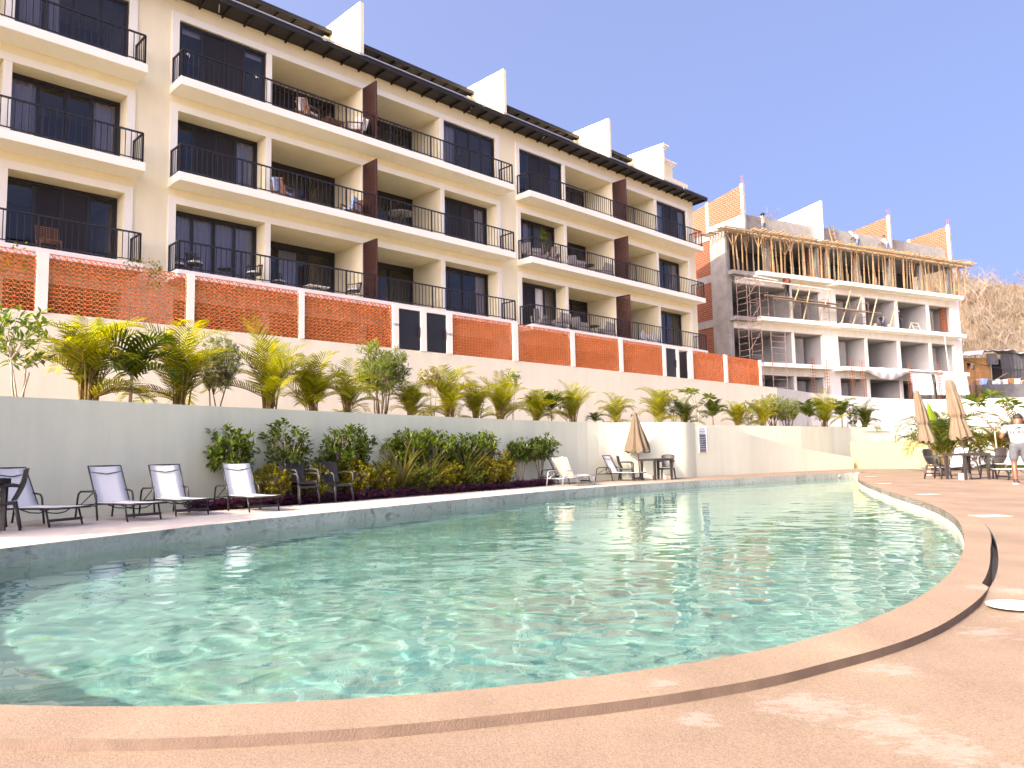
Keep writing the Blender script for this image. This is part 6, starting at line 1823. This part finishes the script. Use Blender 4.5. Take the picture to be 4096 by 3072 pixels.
def wood_chair(label, loc, rz, group, cloth):
    t = thing("wooden_armchair", label, "chair", loc, rz, group)
    p = MB(); p.box(-.26,.26,-.28,.28,.26,.31); p.build("seat", M['wood'], t)
    p = MB()
    for i in range(5): p.bar((-.24,-.22+.11*i,.31), (-.36,-.22+.11*i,.82), .07, .02)
    p.bar((-.36,-.28,.80), (-.36,.28,.80), .05, .05); p.build("backrest", M['wood'], t)
    for s in (-1,1):
        g = MB(); g.bar((-.32,s*.30,.56), (.28,s*.30,.56), .07, .03); g.build("armrest", M['wood'], t)
        for x in (-.25,.25): g = MB(); g.box(x-.025,x+.025,s*.30-.025,s*.30+.025,0,.545); g.build("leg", M['wood'], t)
    c = MB(); c.box(-.24,.27,-.26,.26,.312,.42); c.build("cushion", cloth, t, bevel=.03)
    c = MB(); c.bar((-.20,0,.43), (-.33,0,.90), .5, .10, (0,1,0)); c.build("cushion", cloth, t, bevel=.03)
    return t
WC = "wooden balcony armchairs"
wc = wood_chair("wooden armchair with blue and white cushions beside the louvre screen, middle balcony", apt_at(15.95,-.25,10.10), AROT+radians(200), WC, M['blue_cloth'])
dup(wc, apt_at(13.15,-.1,10.10), AROT+.4, "wooden armchair with blue and white cushions at the left of the middle loggia", WC)
wb = wood_chair("wooden armchair with white cushions on the left of the top loggia", apt_at(14.0,-.35,13.25), AROT+.3, WC, M['cushion'])
dup(wb, apt_at(16.0,-.35,13.25), AROT+2.6, "wooden armchair with white cushions on the right of the top loggia", WC)
t = thing("wooden_table", "low wooden table with bottles in the top loggia", "table", apt_at(15.0,-.4,13.25), AROT)
b = MB(); b.box(-.4,.4,-.25,.25,.38,.42); b.build("tabletop", M['wood'], t)
for sx in (-1,1):
    for sy in (-1,1): g = MB(); g.box(sx*.36-.025,sx*.36+.025,sy*.21-.025,sy*.21+.025,0,.38); g.build("leg", M['wood'], t)
for i, dx in enumerate((-.1,.25)):
    p = apt_at(15.0+dx,-.4,13.67); tag(MB().lathe([(.035,0),(.035,.16),(.014,.2),(.014,.26)], 10).build("bottle", M['lumber'], None, loc=p), ("left" if i == 0 else "right")+" small bottle on the low table of the top loggia", "bottle")
def wicker_chair(label, loc, rz, group):
    t = thing("wicker_chair", label, "chair", loc, rz, group)
    p = MB(); p.box(-.3,.3,-.3,.3,.1,.36); p.build("seat", M['grey_wicker'], t, bevel=.03)
    p = MB(); p.bar((-.26,0,.36), (-.36,0,.86), .56, .10, (0,1,0)); p.build("backrest", M['grey_wicker'], t, bevel=.03)
    for s in (-1,1): g = MB(); g.box(-.28,.28,s*.30-.05,s*.30+.05,.361,.56); g.build("armrest", M['grey_wicker'], t, bevel=.02)
    return t
WK = "grey wicker balcony chairs"
wk = wicker_chair("grey wicker chair left of the round dark table, right block middle balcony", apt_at(29.3,-.15,10.10), AROT-.2, WK)
for s, y, z, r, lab in ((31.4,-.2,10.10,2.9,"grey wicker chair right of the round dark table, right block middle balcony"),(27.2,-.3,10.10,1.2,"grey wicker chair beside the potted plant, middle balcony"),
    (25.9,-.3,10.10,-.3,"grey wicker chair at the corner of the right block's middle balcony"),(26.2,-.35,6.95,.3,"grey wicker chair at the left of the right block's lowest balcony"),
    (27.6,-.35,6.95,2.6,"grey wicker chair before the lowest right window"),(29.4,-.2,6.95,-.2,"grey wicker chair left of the lowest round dark table"),(31.4,-.2,6.95,2.9,"grey wicker chair right of the lowest round dark table")):
    dup(wk, apt_at(s, y, z), AROT+r, lab, WK)
pp = thing("potted_plant", "green potted plant standing on the right block's middle balcony", "plant", apt_at(26.5,-.45,10.10), 0)
MB().lathe([(.13,0),(.18,.32),(.19,.34),(.16,.34)], 16).build("pot", M['pale_plastic'], pp)
ms = shrub_meshes(120, .24, .95, 1.0, .14, .05, M['shrub_light'], tips=50, per=7, trunks=3)
for me, nm in zip(ms, ("leaves", "branches")): o = attach(nm, me, pp); o.location = (0,0,.3)
gridc = thing("wire_chair", "rattan-grid chair behind the railing of the lowest left balcony", "chair", apt_at(5.75,-.2,6.95), AROT)
g = MB()
for i in range(9): g.bar((-.28+.07*i,.0,.36), (-.28+.07*i,.09,.84), .014); 
for i in range(8): g.bar((-.28,.01*i,.40+.06*i), (.28,.01*i,.40+.06*i), .014)
g.build("backrest", M['wood'], gridc)
g = MB(); g.box(-.28,.28,-.48,0,.33,.36); g.build("seat", M['wood'], gridc)
for sx in (-1,1):
    for y in (-.45,-.02): q = MB(); q.box(sx*.26-.015,sx*.26+.015,y-.015,y+.015,0,.33); q.build("leg", M['wood'], gridc)
# small white loungers on the lowest right balcony
for i, s in enumerate((34.6, 35.6)):
    q = thing("folding_chair", "white folding chair, %s of two on the right block's lowest balcony" % ("left" if i == 0 else "right"), "chair", apt_at(s,-.3,6.95), AROT, "white folding chairs")
    b = MB(); b.bar((-.2,0,.62), (.05,0,.28), .42, .03, (0,1,0)); b.build("backrest", M['cushion'], q)
    b = MB(); b.bar((.03,0,.29), (.5,0,.33), .42, .03, (0,1,0)); b.build("seat", M['cushion'], q)
    for sy in (-1,1): b = MB(); b.bar((-.1,sy*.19,.0), (.3,sy*.19,.3), .02); b.bar((.35,sy*.19,0), (.0,sy*.19,.32), .02); b.build("leg", M['dark_metal'], q)

# ================================================================ HILL
def crest(az):
    P = [(-60,30),(0,33),(15,33.5),(19,32.5),(23.4,29.2),(27.3,27.0),(31.1,22.6),(32.7,21.0),(34.2,19.8),(40,17.5),(60,12),(95,8)]
    for (a, h), (b, k) in zip(P, P[1:]):
        if a <= az <= b: return h+(k-h)*(az-a)/(b-a)
    return 8
def hill_z(az, r):
    t = max(0, min(1, (r-80)/(118-80))); s = t*t*(3-2*t)*.55+t*.45
    x, y = r*sin(radians(az)), r*cos(radians(az))
    n = noise.noise((x*.06, y*.06, 4))*1.6+noise.noise((x*.2, y*.2, 9))*.5
    base = 4.2
    return base+(crest(az)-base)*s+n*t+(max(0, r-118)*.05)
hm = MB(); A_ = [-60+i*1.25 for i in range(125)]; R_ = [74,80,84,88,92,96,100,104,108,112,116,120,128,145,180,260]
for r in R_:
    for a in A_:
        hm.v.append((r*sin(radians(a)), r*cos(radians(a)), hill_z(a, r) if r > 74 else -.5))
for j in range(len(R_)-1):
    for i in range(len(A_)-1):
        a = j*len(A_)+i; hm.f.append((a, a+1, a+len(A_)+1, a+len(A_)))
HILL = mat("dry_hillside", (0.21, 0.155, 0.105), .95, noise_amt=.4, scale=.5, bump=1.0, bump_scale=1.5, col2=(0.10,0.07,0.048))
tag(hm.build("hillside", HILL, None, smooth=True), "dry brown hillside behind the unfinished building", "hill", kind="structure")
# dry leafless scrub covering it
r = random.Random(77); sc = MB()
def twig(p, b, d, L, w, depth):
    tip = b+d*L; s = d.cross(Vector((r.uniform(-1,1), r.uniform(-1,1), .3))).normalized()*w*.5
    i = len(p.v); p.v += [tuple(b-s), tuple(b+s), tuple(tip+s*.35), tuple(tip-s*.35)]; p.f.append((i,i+1,i+2,i+3))
    if depth:
        for _ in range(3):
            dd = (d+Vector((r.uniform(-.8,.8), r.uniform(-.8,.8), r.uniform(-.1,.5)))).normalized()
            twig(p, b+d*L*r.uniform(.35,.95), dd, L*.55, w*.6, depth-1)
for _ in range(4400):
    az = r.uniform(9, 46) if r.random() < .4 else r.uniform(28.5, 40); rr = r.uniform(79, 121)
    x, y = rr*sin(radians(az)), rr*cos(radians(az)); b = Vector((x, y, hill_z(az, rr)-.1))
    if rr < 88.5 and 28.5 < az < 39: continue
    for _k in range(2):
        twig(sc, b+Vector((r.uniform(-.5,.5), r.uniform(-.5,.5), 0)), Vector((r.uniform(-.35,.35), r.uniform(-.35,.35), 1)).normalized(), r.uniform(.5, 1.5), .07, 2)
tag(sc.build("dry_scrub", M['dry_twig']), "leafless dry scrub covering the hillside", "scrub", kind="stuff")
def bare_tree(seed, H, wide=1.0):
    q = random.Random(seed); tr = MB(); bb = MB()
    def grow(b, d, L, w, lev):
        tip = b+d*L; mid = b+d*L*.5+Vector((q.uniform(-1,1), q.uniform(-1,1), 0))*L*.06
        (tr if lev == 0 else bb).tube([b, mid, tip], [w, w*.8, w*.6], 5 if lev < 2 else 3, caps=False)
        if lev < 4:
            for k in range(3 if lev < 3 else 2):
                a = q.uniform(0, 6.28); e = q.uniform(.35, .95)*wide
                dd = (d+Vector((cos(a)*e, sin(a)*e, q.uniform(-.15,.25)))).normalized()
                grow(tip if k == 0 else b+d*L*q.uniform(.55,1), dd, L*q.uniform(.6,.8), w*.58, lev+1)
    grow(Vector((0,0,-.3)), Vector((q.uniform(-.15,.15), q.uniform(-.1,.1), 1)).normalized(), H*.30, H*.022, 0)
    return tr, bb
GREYB = mat("grey_bark", (0.20, 0.16, 0.14), .9, noise_amt=.3, scale=5); PALEB = mat("whitish_bark", (0.27, 0.22, 0.16), .9, noise_amt=.3, scale=5)
for i, (az, rr, H, pale, lab) in enumerate(((18.9,119,7.0,0,"grey leafless tree on the crest left of the white party wall"),(20.0,119,5.5,0,"broad grey leafless tree touching the left side of the white party wall"),
    (24.2,119,5.0,0,"bare dark tree on the crest right of the white party wall"),(23.0,118,4.6,1,"pale bare tree close to the right side of the white party wall"),(27.9,119,4.5,0,"bare tree between the two right-hand brick party walls"),
    (31.2,118,6.0,0,"dark bare tree at the crest just right of the boards"),(33.0,120,5.5,0,"wide bare tree on the crest at the right"),(34.3,120,6.0,0,"dark bare tree on the crest at the right edge"),
    (32.0,103,6.0,2,"reddish-brown forked bare tree in the middle of the hillside"),(31.6,90,5.0,1,"whitish forked tree low on the hillside beside the building"),(33.0,88,5.5,1,"whitish forked tree above the shack roof"),(34.0,89,5.5,1,"leaning whitish tree above the shack at the right edge"),
    (32.6,97,4.5,1,"pale slender tree halfway up the hillside"))):
    x, y = rr*sin(radians(az)), rr*cos(radians(az))
    t = thing("bare_tree", lab, "tree", (x, y, hill_z(az, rr)), 0, "leafless trees on the hillside")
    a, b = bare_tree(300+i, H, 1.15); mt = (GREYB, PALEB, M['brown_bark'])[pale]
    a.build("trunk", mt, t, smooth=True); b.build("branches", mt, t, smooth=True)

rq = random.Random(55); TMS = []
for k in range(4):
    a, b = bare_tree(400+k, 4.2, 1.25); TMS.append((a.mesh("trunk", PALEB, True), b.mesh("branches", PALEB, True)))
for i in range(44):
    az = rq.uniform(30.2, 36.5); rr = rq.uniform(86, 114); x, y = rr*sin(radians(az)), rr*cos(radians(az))
    put_plant("bare_tree", "pale leafless tree among the dry scrub on the hillside", "tree", TMS[i % 4], (x, y, hill_z(az, rr)), rq.uniform(0, 6), rq.uniform(.6, 1.5), "small leafless trees in the scrub", ("trunk", "branches"))

# ================================================================ SHACK ON THE SLOPE
PLY = mat("orange_plywood", (0.34, 0.19, 0.06), .85, noise_amt=.3, scale=2.5); PLANK = mat("pale_planks", (0.30, 0.22, 0.13), .9, noise_amt=.35, scale=4)
NET = mat("black_netting", (0.05, 0.05, 0.055), .9, noise_amt=.3, scale=4); MESHW = mat("grey_netting", (0.10, 0.10, 0.105), .9, noise_amt=.35, scale=1.5)
pad = MB(); pad.box(38, 58, 69.6, 80, 2.0, 6.55)
tag(pad.build("slope_terrace", HILL), "levelled earth the shack stands on", "earth bank", kind="structure")
sk_ = thing("shack", "patched plywood shack with tarp roof and black netting on the slope at the far right", "shack", (42.1, 71.8, 6.56), radians(-2))
b = MB(); b.box(0,.62,0,.06,0,2.75); b.box(.62,1.3,0,.058,0,1.62); b.box(.62,1.3,0,.058,2.25,2.72); b.box(1.3,2.7,0,.06,0,2.7); b.build("plywood_wall", PLY, sk_)
b = MB(); b.quad((.55,.9,1.5),(1.4,.9,1.5),(1.4,.9,2.4),(.55,.9,2.4)); b.build("window", NET, sk_)
b = MB(); b.quad((2.7,1.4,0),(5.0,1.4,0),(5.0,1.4,2.7),(2.7,1.4,2.7)); b.build("dark_opening", NET, sk_)
b = MB()
for i in range(22): b.box(4.4+.3*i, 4.68+.3*i, .0+.01*(i % 2), .05+.01*(i % 2), 0, 2.2+.05*(i % 3))
b.box(4.4, 11, -.05, -.001, 2.3, 2.38); b.build("plank_wall", PLANK, sk_)
b = MB()
for x in (2.7, 4.2, 6.2, 8.4): b.bar((x,-.1,0), (x+.05,-.1,2.85), .12)
b.build("post", M['lumber2'], sk_)
rf = MB(); nx = 44; rq = random.Random(6); hs = [rq.uniform(-.08,.10) for _ in range(nx+1)]
for j in range(4):
    for i in range(nx+1): rf.v.append((-.6+.28*i, -.7+j*1.1, 2.95+hs[i]-.06*(j == 0)*abs(sin(i))+.25*j*.4+(.35 if 8 < i < 20 else 0)+(.25 if i > 27 else 0)))
for j in range(3):
    for i in range(nx): a = j*(nx+1)+i; rf.f.append((a, a+1, a+nx+2, a+nx+1))
rf.build("tarp_roof", TARP, sk_)
s_ = sheet(2.4, 2.6, 40, 10, .10, 9)
q = s_.build("netting_drape", NET, sk_, smooth=True); q.location = (3.6,-.25,3.0)
s_ = sheet(1.0, 1.0, 20, 6, .08, 12); q = s_.build("torn_tarp", MESHW, sk_, smooth=True); q.location = (2.3,-.3,3.05)
b = MB(); b.wallstrip([(40.3,68.6),(47,68.7),(56,68.6)], .15, 2.5, 6.5)
tag(b.build("netted_wall", MESHW), "dark grey netting fence below the shack", "fence")
rq = random.Random(8); RB = [PLANK, TARP, MESHW, M['brick'], M['blue_cloth'], PLY]
for i in range(26):
    mt = RB[i % 6]; o = rock(rq.uniform(.4,1.1), rq.uniform(.3,.7), rq.uniform(.25,.6), 200+i).build("rubble_piece", mt, None, loc=(42.6+rq.uniform(0,5.2), 69.95+rq.uniform(0,.9), 6.56), rot=rq.uniform(0,3))
    tag(o, "piece of building rubble heaped in front of the shack", "rubble", "rubble heaped before the shack")
for i in range(5):
    q = MB(); a = Vector((43.5+i*.9, 69.9, 6.7)); q.bar(a, a+Vector((rq.uniform(.8,2.0), rq.uniform(-.1,.4), rq.uniform(.2,1.0))), .12, .04)
    tag(q.build("loose_plank", PLANK), "loose plank sticking out of the rubble before the shack", "plank", "loose planks in the rubble")
put_plant("dark_shrub", "dark shrub against the netting beside the unfinished building", "shrub", shrub_meshes(130, .9, 1.2, 2.0, .22, .07, M['shrub'], tips=80, per=7), (41.2,67.8,4.3), 0, 1.0, None, S3)
wr = MB(); wr.tube([(42.0+9*t, 71.2, 9.1-.9*sin(pi*t)*.8-.6*t) for t in [i/12 for i in range(13)]], .03, 4)
tag(wr.build("power_cable", NET), "black cable strung across the front of the shack", "cable")
